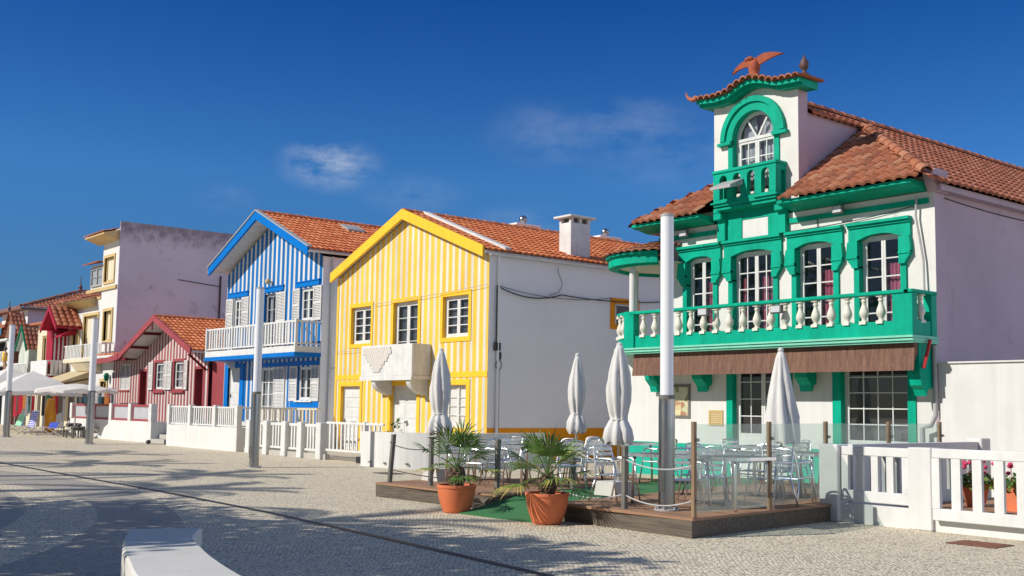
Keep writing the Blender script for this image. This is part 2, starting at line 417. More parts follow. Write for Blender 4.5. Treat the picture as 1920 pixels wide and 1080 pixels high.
def window(house, x0, x1, z0, z1, y, leaves=2, cols=1, rows=4, mat=None, name='window', fw=.05, sw=.055, mw=.022,
           curtain=None, panel=0, blind=False, arch=0, cside='both'):
    """recessed glazed window or door: frame, leaves, glazing bars; glass, curtain and dark room behind are its own pieces"""
    mat = mat or MT['white']; m = M()
    frame_ring(m, (x0,x1,z0,z1), (x0+fw,x1-fw,z0+(fw if not panel else .02),z1-fw), y, y+.07)
    if arch:
        n = 8; w = (x1 - x0)
        for k in range(n):
            a, b = k/n, (k+1)/n
            ha = arch * (1 - (2*a-1)**2); hb = arch * (1 - (2*b-1)**2)
            m.prism([(x0+w*a, z1-fw-arch+ha), (x0+w*b, z1-fw-arch+hb), (x0+w*b, z1-fw+.001), (x0+w*a, z1-fw+.001)], 'y', y+.002, y+.068)
    lw = (x1 - x0 - 2*fw) / leaves
    for k in range(leaves):
        a = x0 + fw + k*lw; b = a + lw
        za, zb = z0 + fw, z1 - fw
        zp = za + panel
        frame_ring(m, (a+.003,b-.003,za,zb), (a+sw,b-sw,zp+sw,zb-sw), y+.012, y+.055)
        if panel:
            m.bbox(a+sw+.03, b-sw-.03, y+.004, y+.02, za+.10, zp-.06, .012)
        gx = (b - a - 2*sw) / cols; gz = (zb - zp - 2*sw) / rows
        for c in range(1, cols): m.box(a+sw+c*gx-mw/2, a+sw+c*gx+mw/2, y+.018, y+.048, zp+sw, zb-sw)
        for r in range(1, rows): m.box(a+sw, b-sw, y+.020, y+.046, zp+sw+r*gz-mw/2, zp+sw+r*gz+mw/2)
    w = m.build(name, mat, house)
    if blind:
        g = M(); g.box(x0+fw, x1-fw, y+.058, y+.075, z0+fw, z1-fw); g.build('inner_shutter', MT['cream_lt'] if mat is MT['cream'] else MT['shutter'], w)
        return w
    g = M(); g.poly([(x0+fw,y+.034,z0+fw),(x1-fw,y+.034,z0+fw),(x1-fw,y+.034,z1-fw),(x0+fw,y+.034,z1-fw)]); g.build('glass', MT['glass'], w)
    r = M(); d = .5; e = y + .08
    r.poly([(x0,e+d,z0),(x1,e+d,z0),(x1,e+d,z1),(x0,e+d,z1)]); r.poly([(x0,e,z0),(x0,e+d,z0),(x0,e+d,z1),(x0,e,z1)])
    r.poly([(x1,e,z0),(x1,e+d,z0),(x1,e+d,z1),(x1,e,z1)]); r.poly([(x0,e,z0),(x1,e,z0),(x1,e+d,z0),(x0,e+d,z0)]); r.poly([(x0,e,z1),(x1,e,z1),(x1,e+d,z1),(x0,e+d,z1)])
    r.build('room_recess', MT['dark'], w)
    if curtain:
        c = M(); spans = []
        W = x1 - x0 - 2*fw
        if cside == 'both': spans = [(x0+fw, x0+fw+W*.42), (x1-fw-W*.42, x1-fw)]
        elif cside == 'full': spans = [(x0+fw, x1-fw)]
        elif cside == 'pleat': spans = [(x0+fw+.03, x0+fw+W*.3), (x0+fw+W*.62, x0+fw+W*.9)]
        elif cside == 'right': spans = [(x0+fw+W*.52, x1-fw-W*.12)]
        elif cside == 'two': spans = [(x0+fw+W*.05, x0+fw+W*.14), (x0+fw+W*.56, x0+fw+W*.74), (x0+fw+W*.80, x0+fw+W*.97)]
        for a, b in spans:
            n = max(4, int((b-a)/.03))
            for k in range(n):
                p, q = a+(b-a)*k/n, a+(b-a)*(k+1)/n
                ya = y+.13+.02*math.sin(k*1.9); yb = y+.13+.02*math.sin((k+1)*1.9)
                c.poly([(p,ya,z0+fw),(q,yb,z0+fw),(q,yb,z1-fw-(.25*(z1-z0) if cside in ('right','two') else 0)),(p,ya,z1-fw-(.25*(z1-z0) if cside in ('right','two') else 0))])
        c.build('curtain', curtain, w)
    return w
def panel_door(house, x0, x1, z0, z1, y, leaves=1, rows=3, mat=None, handle=True, glazed=0, hside=0):
    mat = mat or MT['white']; m = M()
    frame_ring(m, (x0,x1,z0,z1), (x0+.05,x1-.05,z0+.01,z1-.05), y, y+.07)
    lw = (x1-x0-.1)/leaves
    for k in range(leaves):
        a = x0+.05+k*lw+.003; b = a+lw-.006
        m.box(a, b, y+.025, y+.06, z0+.012, z1-.052)
        h = (z1-z0-.16)/rows
        for r in range(rows):
            m.bbox(a+.09, b-.09, y+.012, y+.03, z0+.06+r*h+.05, z0+.06+(r+1)*h-.03, .014)
    d = m.build('door', mat, house)
    if glazed:
        g = M(); g.box((x0+x1)/2-.22, (x0+x1)/2+.22, y+.008, y+.014, z1-glazed-.2, z1-.2); g.build('door_pane', MT['net'], d)
    if handle:
        hx = (x0+x1)/2+.05 if leaves == 2 else (x0+.12 if hside == 0 else x1-.12)
        h = M(); h.tube([(hx,y+.03,z0+1.0),(hx,y-.035,z0+1.0),(hx+.1,y-.04,z0+1.0)], .014, 6); h.box(hx-.02,hx+.02,y+.005,y+.027,z0+.9,z0+1.08); h.build('handle', MT['black'], d)
    return d
def shutter(house, x0, x1, z0, z1, y, mat=None, swing=0):
    """louvred shutter leaf; flush with the wall or swung out by swing metres at its free edge"""
    m = M(); t = .035
    m.box(x0, x0+.055, y-t, y, z0, z1); m.box(x1-.055, x1, y-t, y, z0, z1)
    zm = (z0+z1)/2
    for a, b in ((z0, z0+.07), (zm-.035, zm+.035), (z1-.07, z1)): m.box(x0+.055, x1-.055, y-t, y, a, b)
    for a, b in ((z0+.07, zm-.035), (zm+.035, z1-.07)):
        n = max(3, int((b-a)/.055))
        for k in range(n):
            z = a + (b-a)*(k+.5)/n
            m.poly([(x0+.055,y-t+.004,z-.028),(x1-.055,y-t+.004,z-.028),(x1-.055,y-.006,z+.016),(x0+.055,y-.006,z+.016)])
    return m.build('shutter', mat or MT['shutter'], house)
def tile_roof(name, O, a, L, b, S, mat, parent, keep=None, p=.23, c=.40, lip=.05, amp=.035):
    """clay pantiles as geometry: waves across (a), overlapping courses up the slope (b)"""
    O, a, b = Vector(O), Vector(a).normalized(), Vector(b).normalized(); n = a.cross(b)
    if n.z < 0: n = -n
    m = M(); nc = max(1, round(S/c)); c = S/nc; nt = max(1, round(L/p)); p = L/nt; q = 6
    prof = [0, .55, .93, 1.0, .72, .22]
    tints = {}
    for j in range(nc):
        v0, v1 = j*c, (j+1)*c + (0.03 if j < nc-1 else 0)
        base = len(m.v)
        for vv, lift in ((v0, -.01), (v0, lip), (v1, .012)):
            for i in range(nt*q+1):
                u = i*p/q; h = prof[i % q]*amp
                m.v.append(tuple(O + a*u + b*vv + n*(h + lift if lift > 0 else h*.9 + lift)))
        W = nt*q+1
        for i in range(nt*q):
            if keep and not keep(*(O + a*((i+.5)*p/q) + b*(v0 + c*.5))): continue
            t = tints.setdefault((i+1)//q, random.random()*.8 + random.random()*.2) if False else None
            key = ((i+1)//q, j)
            if key not in tints: tints[key] = min(1, max(0, random.gauss(.5, .25)))
            for r in (0, 1):
                m.f.append((base+r*W+i, base+r*W+i+1, base+(r+1)*W+i+1, base+(r+1)*W+i)); m.t.append(tints[key]*(1 if r else .6))
    return m.build(name, mat, parent)
def ridge_tiles(name, P, Q, mat, parent, r=.11, step=.42):
    P, Q = Vector(P), Vector(Q); d = (Q-P); L = d.length; d.normalize(); m = M()
    s = Vector((0,0,1)).cross(d).normalized(); u = d.cross(s)
    if u.z < 0: u = -u
    n = max(1, round(L/step)); st = L/n
    for k in range(n):
        m.cur = min(1, max(0, random.gauss(.5, .25)))
        A = P + d*(k*st - .02); B = P + d*((k+1)*st + .03)
        for (X, Y2, ra, rb) in ((A, B, r*1.12, r*.94),):
            ring = []
            for X_, rr in ((X, ra), (Y2, rb), (Y2, rb-.02), (X, ra-.02)):
                base = len(m.v)
                for i in range(8):
                    t = PI*i/7; m.v.append(tuple(X_ + s*math.cos(t)*rr + u*math.sin(t)*rr - u*.03))
                ring.append(base)
            for a_, b_ in ((0,1),(1,2),(2,3),(3,0)):
                for i in range(7): m.f.append((ring[a_]+i, ring[a_]+i+1, ring[b_]+i+1, ring[b_]+i)); m.t.append(m.cur)
    return m.build(name, mat, parent)
def gable_roof(house, xc, half, zt, slope, y0, y1, mat, th=.10, soffit=None, over=.06, left=True, right=True, ridge=True):
    """roof with its ridge along Y: boarded deck (soffit), tiles on both slopes, ridge tiles; zt = top of deck at the ridge"""
    m = M(); ze = zt - slope*half
    m.prism([(xc-half, ze-th), (xc, zt-th), (xc+half, ze-th), (xc+half, ze), (xc, zt), (xc-half, ze)], 'y', y0, y1)
    m.build('roof_deck', soffit or MT['white'], house)
    L = y1 - y0; S = math.hypot(half+over, slope*(half+over))
    if right: tile_roof('roof', (xc+half+over, y0, ze-slope*over+.02), (0,1,0), L, (-1,0,slope), S, mat, house)
    if left: tile_roof('roof', (xc-half-over, y0, ze-slope*over+.02), (0,1,0), L, (1,0,slope), S, mat, house)
    if ridge: ridge_tiles('ridge', (xc, y0+.02, zt+.06), (xc, y1, zt+.06), mat, house)
def barge(house, xc, hl, hr, zt, slope, h, y0, y1, mat, name='bargeboard'):
    for s, hw in ((-1, hl), (1, hr)):
        m = M(); zb = zt - slope*hw
        pts = [(xc, zt), (xc+s*hw, zb), (xc+s*hw, zb-h), (xc, zt-h)]
        if s < 0: pts = pts[::-1]
        m.prism(pts, 'y', y0, y1); m.build(name, mat, house)
def gutter(house, p, q, r=.06, mat=None, name='gutter'):
    m = M(); P, Q = Vector(p), Vector(q); d = (Q-P).normalized(); s = Vector((0,0,1)).cross(d)
    rings = []
    for X in (P, Q):
        for rr in (r, r-.012):
            base = len(m.v)
            for i in range(7):
                t = PI + PI*i/6; m.v.append(tuple(X + s*math.cos(t)*rr + Vector((0,0,1))*math.sin(t)*rr))
            rings.append(base)
    for a, b in ((0,2),(1,3)):
        for i in range(6): m.f.append((rings[a]+i, rings[a]+i+1, rings[b]+i+1, rings[b]+i)); m.t.append(.5)
    for a, b in ((0,1),(2,3)):
        for i in range(6): m.f.append((rings[a]+i, rings[a]+i+1, rings[b]+i+1, rings[b]+i)); m.t.append(.5)
    return m.build(name, mat or MT['white'], house)
def pipe(house, pts, r=.045, mat=None, name='downpipe', n=10):
    m = M(); m.tube(pts, r, n); o = m.build(name, mat or MT['white'], house, smooth=True, auto=50)
    return o
def slat_panel(m, x0, x1, z0, z1, y, n, sw=.05, rail=.08, brail=.1, t=.05):
    """top and bottom rail with n upright slats between them"""
    m.bbox(x0, x1, y-t/2, y+t/2, z1-rail, z1, .008); m.bbox(x0, x1, y-t/2, y+t/2, z0, z0+brail, .008)
    for k in range(n):
        x = x0 + (x1-x0)*(k+1)/(n+1)
        m.box(x-sw/2, x+sw/2, y-t*.35, y+t*.35, z0+brail, z1-rail)
def slat_panel_y(m, y0, y1, z0, z1, x, n, sw=.05, rail=.08, brail=.1, t=.05):
    m.bbox(x-t/2, x+t/2, y0, y1, z1-rail, z1, .008); m.bbox(x-t/2, x+t/2, y0, y1, z0, z0+brail, .008)
    for k in range(n):
        y = y0 + (y1-y0)*(k+1)/(n+1)
        m.box(x-t*.35, x+t*.35, y-sw/2, y+sw/2, z0+brail, z1-rail)
BAL_PROF = [(.062,0),(.062,.05),(.045,.06),(.040,.09),(.058,.12),(.078,.17),(.082,.21),(.070,.27),(.050,.33),(.036,.38),(.034,.42),(.050,.44),(.050,.455),(.036,.47),(.046,.50),(.060,.51),(.060,.55)]
# ------------------------------------------------------------------ YELLOW HOUSE
H = thing('yellow_house', (-30.5,19.6,0), 'yellow and white striped gable house with a solid white first-floor balcony and grey side wall', 'house')
yf = 19.6
ups = [((-34.15,-32.55,3.60,5.17), (-34.02,-32.68,3.74,5.03)), ((-31.40,-29.62,2.70,5.17), (-31.25,-29.77,2.72,5.03)), ((-28.50,-26.85,3.60,5.17), (-28.36,-26.99,3.74,5.03))]
dns = [((-34.80,-33.15,.02,2.44), (-34.60,-33.29,.05,2.27)), ((-31.50,-29.55,.02,2.44), (-31.30,-29.73,.05,2.27)), ((-28.35,-26.85,.78,2.44), (-28.20,-27.04,.96,2.27))]
m = M(); wall_with_holes(m, -35.05, -26.0, 0, 6.13, yf, [o for o, i in ups+dns], .2)
m.poly([(-35.05,yf,6.13),(-26.0,yf,6.13),(-30.525,yf,7.85)])
m.build('front_wall', MT['yel_str'], H)
m = M()
m.poly([(-26.0,yf,0),(-26.0,33,0),(-26.0,33,6.13),(-26.0,yf,6.13)]); m.poly([(-35.05,yf,0),(-35.05,yf,6.13),(-35.05,33,6.13),(-35.05,33,0)])
m.poly([(-35.05,33,0),(-35.05,33,6.13),(-30.525,33,7.85),(-26.0,33,6.13),(-26.0,33,0)])
m.build('side_wall', MT['grey_side'], H)
for o, i in ups+dns: surround(H, 'window_surround', o, i, yf, MT['yel'])
m = M(); m.box(-35.055, -25.995, yf-.018, yf, 2.50, 2.67); m.build('string_course', MT['yel'], H)
m = M(); m.box(-35.06, -34.93, yf-.02, yf, 0, 2.50); m.box(-35.06, -34.93, yf-.02, yf, 2.67, 6.1); m.build('corner_board', MT['yel'], H)
for k, (o, i) in enumerate(ups):
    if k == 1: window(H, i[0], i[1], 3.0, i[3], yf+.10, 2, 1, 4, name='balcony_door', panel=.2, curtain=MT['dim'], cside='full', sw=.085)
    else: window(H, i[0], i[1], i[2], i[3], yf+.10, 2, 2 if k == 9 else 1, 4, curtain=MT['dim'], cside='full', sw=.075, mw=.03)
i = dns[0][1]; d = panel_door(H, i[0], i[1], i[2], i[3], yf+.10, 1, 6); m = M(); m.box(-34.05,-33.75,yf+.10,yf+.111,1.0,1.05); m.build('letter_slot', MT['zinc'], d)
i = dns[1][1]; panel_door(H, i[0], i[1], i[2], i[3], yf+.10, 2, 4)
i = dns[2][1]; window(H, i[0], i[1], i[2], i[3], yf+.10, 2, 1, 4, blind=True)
# balcony: solid parapet box on two quarter-round brackets; pierced pattern and a flower crate texture on its front
B = M(); x0, x1, y0 = -32.1, -28.95, 18.86
B.bbox(x0, x1, y0, yf, 2.44, 2.56, .01); B.bbox(x0+.03, x1-.03, y0+.02, y0+.14, 2.56, 3.57, .01)
B.bbox(x0+.03, x0+.15, y0+.14, yf, 2.56, 3.57, .01); B.bbox(x1-.15, x1-.03, y0+.14, yf, 2.56, 3.57, .01)
B.box(x0-.0, x1, y0-.004, y0+.03, 2.42, 2.52)
bal = B.build('balcony', MT['white'], H)
for xb in (-31.35, -29.25):
    m = M(); pts = [(yf, 2.44), (y0+.06, 2.44)]
    for k in range(9):
        t = PI/2*k/8; pts.append((yf - (yf-y0-.06)*math.cos(t), 2.42 - .46*math.sin(t)))
    m.prism(pts, 'x', xb-.12, xb+.12); m.build('bracket', MT['white'], bal)
m = M()   # stepped pierced field on the balcony front, crossed by a white lattice
wd = [.84,.84,.72,.60,.46,.32,.18]
for r, w in enumerate(wd): m.box(-31.05-w, -31.05+w, y0-.004, y0+.021, 3.50-(r+1)*.115, 3.50-r*.115)
lt = m.build('pierced_field', MT['lace'], bal); m = M()
for r, w in enumerate(wd):
    zc = 3.50-(r+.5)*.115; n = int(w/.06)
    for c in range(-n, n+1):
        if (c + r) % 2: m.box(-31.05+c*.06-.032, -31.05+c*.06+.032, y0-.008, y0-.003, zc-.058, zc+.058)
m.build('lattice', MT['shutter'], lt)

# roof
xc = -30.525
gable_roof(H, xc, 4.56, 7.98, .375, 19.42, 33.1, MT['tile_o'], left=True)
barge(H, xc, 4.68, 4.52, 8.10, .375, .34, 19.34, 19.43, MT['yel'])
m = M()   # white flashing strip running down the right slope behind the gable board
def sl(x): return 7.98 - .375*(x-xc)
m.prism([(-30.45, sl(-30.45)+.08), (-25.95, sl(-25.95)+.08), (-25.95, sl(-25.95)+.16), (-30.45, sl(-30.45)+.16)], 'y', 20.15, 20.38); m.build('roof_flashing', MT['white'], H)
gutter(H, (-25.84, 19.5, 6.17), (-25.84, 33, 6.17))
pipe(H, [(-25.84,19.86,6.1),(-25.84,19.86,6.0),(-25.94,19.92,5.8),(-25.94,19.92,.05)], .045, MT['grey_side'])
m = M(); m.box(-26.0, -25.985, yf, 33, 0, .98); m.build('plinth_band', MT['ochre'], H)
# side window with ochre frame, meter box, loops of cable
m = M()
for a, b, c, d_ in ((24.58,24.76,4.2,5.22),(25.70,25.9,4.2,5.22),(24.76,25.70,5.04,5.22),(24.76,25.70,4.2,4.35)): m.box(-26.0,-25.97,a,b,c,d_)
w = m.build('side_window', MT['ochre'], H); m = M(); m.box(-26.0,-25.985,24.76,25.7,4.35,5.04); m.build('pane', MT['tabletop'], w)
m = M(); m.box(-25.99,-25.975,24.80,25.66,4.98,5.03); m.box(-25.99,-25.975,24.78,24.83,4.36,5.03); m.build('sash', MT['white'], w)
m = M(); m.bbox(-26.0,-25.90,19.80,20.02,3.28,3.52,.01); m.bbox(-26.0,-25.92,19.9,20.06,3.02,3.24,.01); m.build('meter_box', MT['black'], H)
m = M(); m.tube([(-25.93,19.96+.11*math.sin(k*.45),2.86+.15*math.cos(k*.45)) for k in range(15)], .014, 5)
m.tube([(-25.93,19.86,3.3),(-25.93,19.86,5.2)], .018, 5)
def sag(a, b, s, n=14):
    a, b = Vector(a), Vector(b); return [tuple(a.lerp(b, k/n) - Vector((0,0,s*4*(k/n)*(1-k/n)))) for k in range(n+1)]
m.tube(sag((-25.93,19.86,5.22),(-25.93,22.4,5.14),.22), .020, 5); m.tube(sag((-25.93,22.4,5.14),(-25.93,27,5.25),.10), .018, 5)
m.tube(sag((-25.93,19.86,5.24),(-25.93,24.6,5.2),.20), .010, 5); m.tube([(-25.93,22.25,6.0),(-25.93,22.28,5.8),(-25.93,22.45,5.5),(-25.93,22.3,5.22),(-25.93,21.9,5.08)], .009, 5)
m.build('wall_cable', MT['cable'], H)
m = M(); m.tube(sag((-35.0,19.5,3.5),(-32.6,19.5,3.52),.01), .007, 4); m.tube(sag((-32.5,19.5,5.05),(-25.93,19.5,5.24),.03), .008, 4); m.tube([(-25.94,20.0,2.7),(-25.94,20.0,.1)], .012, 5); m.build('thin_cable', MT['zinc'], H)
m = M(); m.bbox(-27.0,-26.42,23.2,24.05,6.0,7.62,.01); m.bbox(-27.14,-26.28,23.06,24.19,7.78,7.85,.01)
for (a, b) in ((-27.0,-26.9),(-26.52,-26.42)):
    for (c, d_) in ((23.2,23.32),(23.93,24.05),(23.57,23.68)): m.box(a,b,c,d_,7.62,7.78)
ch = m.build('chimney', MT['white'], H); m = M(); m.box(-26.9,-26.52,23.32,23.93,7.62,7.775); m.build('flue', MT['dark'], ch)
for yy in (24.55, 28.7):
    m = M(); m.bbox(-31.55,-30.95,yy,yy+1.05,7.6,8.25,.01); m.box(-31.6,-30.9,yy-.04,yy+1.1,8.25,8.31); st = m.build('chimney', MT['grey_side'], H)
    m = M(); m.lathe([(.06,0),(.06,.06),(.11,.08),(.155,.16),(.15,.25),(.10,.32),(.03,.35)], (-31.2,yy+.5,8.31), 14); m.build('ball_vent', MT['steel'], st, smooth=True)

# ------------------------------------------------------------------ BLUE HOUSE
H = thing('blue_house', (-40.4,19.6,0), 'blue and white striped gable house with white railed balcony and louvred shutters', 'house')
holes = [(-43.88,-43.08,4.78,6.0), (-41.0,-39.92,3.70,6.0), (-37.90,-36.86,4.78,6.0), (-44.15,-43.0,.95,3.10), (-41.12,-39.88,.95,3.05), (-37.90,-36.86,1.78,3.02)]
m = M(); wall_with_holes(m, -44.6, -36.2, 0, 7.10, yf, holes, .16)
m.poly([(-44.6,yf,7.10),(-36.2,yf,7.10),(-40.4,yf,8.88)]); m.build('front_wall', MT['blue_str'], H)
m = M(); m.poly([(-36.2,yf,0),(-36.2,31,0),(-36.2,31,7.1),(-36.2,yf,7.1)]); m.poly([(-44.6,yf,0),(-44.6,yf,7.1),(-44.6,31,7.1),(-44.6,31,0)])
m.poly([(-44.6,31,0),(-44.6,31,7.1),(-40.4,31,8.88),(-36.2,31,7.1),(-36.2,31,0)]); m.build('side_wall', MT['grey_side'], H)
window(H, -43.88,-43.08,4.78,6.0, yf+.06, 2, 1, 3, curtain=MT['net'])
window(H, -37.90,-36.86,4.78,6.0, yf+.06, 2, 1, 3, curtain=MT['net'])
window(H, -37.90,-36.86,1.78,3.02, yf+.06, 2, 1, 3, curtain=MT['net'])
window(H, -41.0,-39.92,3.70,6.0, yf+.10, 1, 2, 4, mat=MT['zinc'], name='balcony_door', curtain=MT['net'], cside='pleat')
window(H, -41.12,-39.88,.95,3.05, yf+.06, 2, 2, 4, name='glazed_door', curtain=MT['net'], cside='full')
panel_door(H, -44.15,-43.0,.95,3.10, yf+.06, 1, 4, glazed=.55)
for a, b, c, d in ((-44.58,-43.92,4.74,6.03),(-43.04,-42.4,4.74,6.03),(-39.9,-39.1,3.72,6.0),(-38.5,-37.93,4.74,6.03),(-36.84,-36.22,4.74,6.03),(-38.56,-37.93,1.74,3.06),(-36.84,-36.22,1.74,3.06),(-39.86,-38.95,.97,3.06)):
    shutter(H, a, b, c, d, yf-.012)
for a, b, z in ((-44.3,-42.5,6.06),(-41.3,-39.3,6.06),(-38.2,-36.4,6.06)):
    m = M(); m.box(a, b, yf-.05, yf, z, z+.18); m.box(a-.03, b+.03, yf-.08, yf, z+.18, z+.22); m.build('lintel', MT['blue'], H)
m = M(); frame_ring(m, (-44.45,-42.65,.0,3.28), (-44.15,-43.0,.94,3.10), yf-.03, yf+.06); m.box(-38.5,-36.25,yf-.02,yf,0,1.72); m.box(-41.3,-36.3,yf-.025,yf,3.08,3.24); m.build('blue_trim', MT['blue'], H)
m = M(); m.box(-38.05,-36.7,yf-.08,yf,1.70,1.76); m.build('window_sill', MT['white'], H)
m = M(); y0, xl, xr = 18.55, -44.2, -36.2
m.bbox(xl, xr, y0, yf, 3.50, 3.74, .01)
for x in (xl+.04, (xl+xr)/2-1.45, (xl+xr)/2+1.3, xr-.04): m.bbox(x-.055, x+.055, y0+.0, y0+.11, 3.74, 4.72, .01)
b = m.build('balcony', MT['white'], H)
m = M(); cuts = [xl+.1, (xl+xr)/2-1.5, (xl+xr)/2+1.25, xr-.1]
for a, c in zip(cuts, cuts[1:]): slat_panel(m, a, c, 3.80, 4.68, y0+.055, int((c-a)/.25), .10, .07, .06)
slat_panel_y(m, y0+.1, yf, 3.80, 4.68, xr-.05, 4, .085, .07, .06); slat_panel_y(m, y0+.1, yf, 3.80, 4.68, xl+.05, 4, .085, .07, .06)
m.build('railing', MT['white'], b)
m = M(); m.box(xl-.03, xr+.03, y0-.03, yf, 3.36, 3.50); m.build('balcony_edge', MT['blue'], b)
gable_roof(H, -40.35, 4.38, 9.16, .425, 18.85, 31.1, MT['tile_o'])
barge(H, -40.35, 4.42, 4.42, 9.24, .425, .34, 18.78, 18.86, MT['blue'])
m = M()
for s in (-1, 1): m.prism([(-40.35, 9.30), (-40.35+s*4.5, 9.30-.425*4.5), (-40.35+s*4.5, 9.25-.425*4.5), (-40.35, 9.25)], 'y', 18.74, 18.93)
m.build('verge_capping', MT['zinc'], H)
for x in (-44.85, -35.9): gutter(H, (x, 18.8, 7.22), (x, 31, 7.22))
pipe(H, [(-36.12,19.95,7.1),(-36.12,19.95,.05)], .05)
pipe(H, [(-36.1,20.0,2.95),(-35.1,20.0,2.95)], .03)
m = M(); m.lathe([(.05,0),(.09,.03),(.11,.1),(.08,.18),(.03,.2)], (-40.4,19.42,6.38), 10); m.box(-40.43,-40.37,19.42,19.6,6.45,6.5); m.build('wall_lamp', MT['cream'], H)
m = M(); m.prism([(18.55,3.36),(19.6,3.36),(19.6,3.05),(19.35,3.1),(19.15,3.3)], 'x', -43.6,-43.48); m.build('bracket', MT['white'], H)
m = M(); sy, sz = 22.3, 9.16 - .425*1.0
for k in range(1): 
    m.prism([(-39.7, 9.16-.425*.65+.09), (-39.05, 9.16-.425*1.3+.09), (-39.05, 9.16-.425*1.3+.17), (-39.7, 9.16-.425*.65+.17)], 'y', 22.2, 23.0)
s_ = m.build('skylight', MT['zinc'], H)
m = M(); m.box(-36.2,-35.08, 20.6, 20.68, 0, 2.25)
for k in range(8): m.box(-36.19,-35.09, 20.585, 20.6, .1+k*.27, .1+k*.27+.24)
top(m, 'side_gate', MT['white'], 'tall white boarded gate closing the narrow gap between the blue and the yellow house', 'gate')

# ------------------------------------------------------------------ RED HOUSE
H = thing('red_house', (-52.0,19.6,0), 'low rose-red and white striped cottage with wide white-lined eaves and orange tiles', 'house')
holes = [(-57.3,-56.0,2.25,3.55), (-54.6,-53.5,.85,3.25), (-52.45,-51.4,2.25,3.52), (-50.1,-49.0,2.25,3.52), (-47.8,-46.7,.85,3.25)]
m = M(); wall_with_holes(m, -58.4, -46.2, 0, 3.75, yf, holes, .25); m.poly([(-55.0,yf,3.75),(-46.2,yf,3.75),(-50.6,yf,5.40)]); m.build('front_wall', MT['red_str'], H)
m = M(); m.box(-58.4,-58.3,yf+.26,27,0,3.75); m.box(-46.3,-46.2,yf+.26,27,0,3.75); m.box(-58.4,-46.2,26.9,27,0,3.75); m.build('side_wall', MT['red'], H)
for a, b in ((-52.45,-51.4), (-50.1,-49.0)):
    surround(H, 'window_surround', (a-.14,b+.14,2.13,3.64), (a,b,2.25,3.52), yf, MT['red'], .04)
    w = window(H, a, b, 2.25, 3.52, yf+.04, 1, 2, 3, curtain=MT['net'], cside='full')
    m = M(); m.box(a-.2,b+.2,yf-.1,yf-.03,2.07,2.15); m.build('window_sill', MT['red'], H)
for a, b in ((-53.25,-52.64),(-51.25,-50.92),(-50.9,-50.3),(-48.82,-48.45)): shutter(H, a, b, 2.22, 3.55, yf-.05)
for a, b in ((-57.28,-56.66),(-56.64,-56.02)): shutter(H, a, b, 2.25, 3.55, yf+.05)
m = M(); m.box(-57.4,-55.9,yf-.05,yf,2.15,2.22); m.build('window_sill', MT['red'], H)
for a, b in ((-54.6,-53.5), (-47.8,-46.7)):
    m = M(); m.box(a, a+.12, yf-.01, yf+.6, .85, 3.25); m.box(b-.12, b, yf-.01, yf+.6, .85, 3.25); m.box(a+.12,b-.12,yf,yf+.6,3.13,3.25); m.build('doorway_lining', MT['red'], H)
    m = M(); m.box(a+.12,b-.12,yf+.55,yf+.6,.85,3.13); m.build('door', MT['red_dk'], H)
gable_roof(H, -50.6, 4.45, 5.56, .375, 18.74, 27, MT['tile_o'], left=True)
barge(H, -50.6, 4.5, 4.5, 5.68, .375, .30, 18.66, 18.75, MT['red'])
m = M(); m.prism([(-55.05,3.86),(-58.75,3.86),(-58.75,3.98),(-55.05,3.98)], 'y', 18.74, 27); m.build('wing_roof_deck', MT['white'], H)
tile_roof('roof', (-58.75,18.74,3.99), (1,0,0), 3.9, (0,1,.12), 6, MT['tile_o'], H)
m = M(); m.prism([(-55.1,4.02),(-55.1,3.72),(-56.5,3.60),(-58.9,3.56),(-58.9,3.80),(-56.4,3.86)], 'y', 18.64, 18.74); m.build('eaves_board', MT['red'], H)
m = M(); m.box(-54.9,-50.3,19.0,19.1,4.28,4.38) if False else None
m.box(-54.6,-46.6,18.80,18.90,3.82,3.92) if False else None
m.build('eaves_timber', MT['red_dk'], H) if False else None
for xx in (-53.6, -52.0): m = M(); m.box(xx-.05, xx+.05, 18.75, yf, 5.56-.375*abs(xx+50.6)-.22, 5.56-.375*abs(xx+50.6)-.10); m.build('eaves_timber', MT['red_dk'], H)
m = M()
m.box(-58.4,-54.3,18.75,18.87,3.66,3.78); m.build('eaves_timber', MT['red_dk'], H); m = M()
m.box(-50.66,-50.54,18.63,18.66,4.95,5.3); m.build('gable_pendant', MT['red_dk'], H); m = M()
m.tube([(-46.6,18.8,3.75),(-46.35,19.55,3.05)], .06, 6); m.build('eaves_timber', MT['red_dk'], H)
m = M(); m.box(-46.2,-44.62,19.75,26,0,3.55); m.build('annex', MT['red'], H)

# ------------------------------------------------------------------ CREAM APARTMENT HOUSE WITH MOULD-STAINED SIDE
H = thing('cream_apartment_house', (-62,19.6,0), 'tall white and cream apartment house whose blank purple-grey side wall is stained', 'building')
m = M(); m.box(-58.45,-58.35,19.6,27,0,11.15); m.build('side_wall', MT['beige_side'], H)
m = M(); wall_with_holes(m, -60.9,-58.45, 0, 10.7, yf, [(-60.25,-59.0,4.87,6.45),(-60.5,-59.0,8.05,9.35),(-60.2,-59.3,.05,2.7)], .2)
wall_with_holes(m, -65.6,-60.9, 0, 7.3, yf, [(-65.4,-64.3,4.6,6.2),(-63.5,-61.2,4.0,6.35),(-65.4,-61.3,.05,2.6)], .2)
m.poly([(-65.6,yf,7.3),(-65.6,26,7.3),(-65.6,26,0),(-65.6,yf,0)]); m.poly([(-60.9,yf,7.0),(-60.9,yf,10.7),(-60.9,26,10.7),(-60.9,26,7.0)]); m.poly([(-65.6,yf,7.3),(-60.9,yf,7.3),(-60.9,26,7.3),(-65.6,26,7.3)])
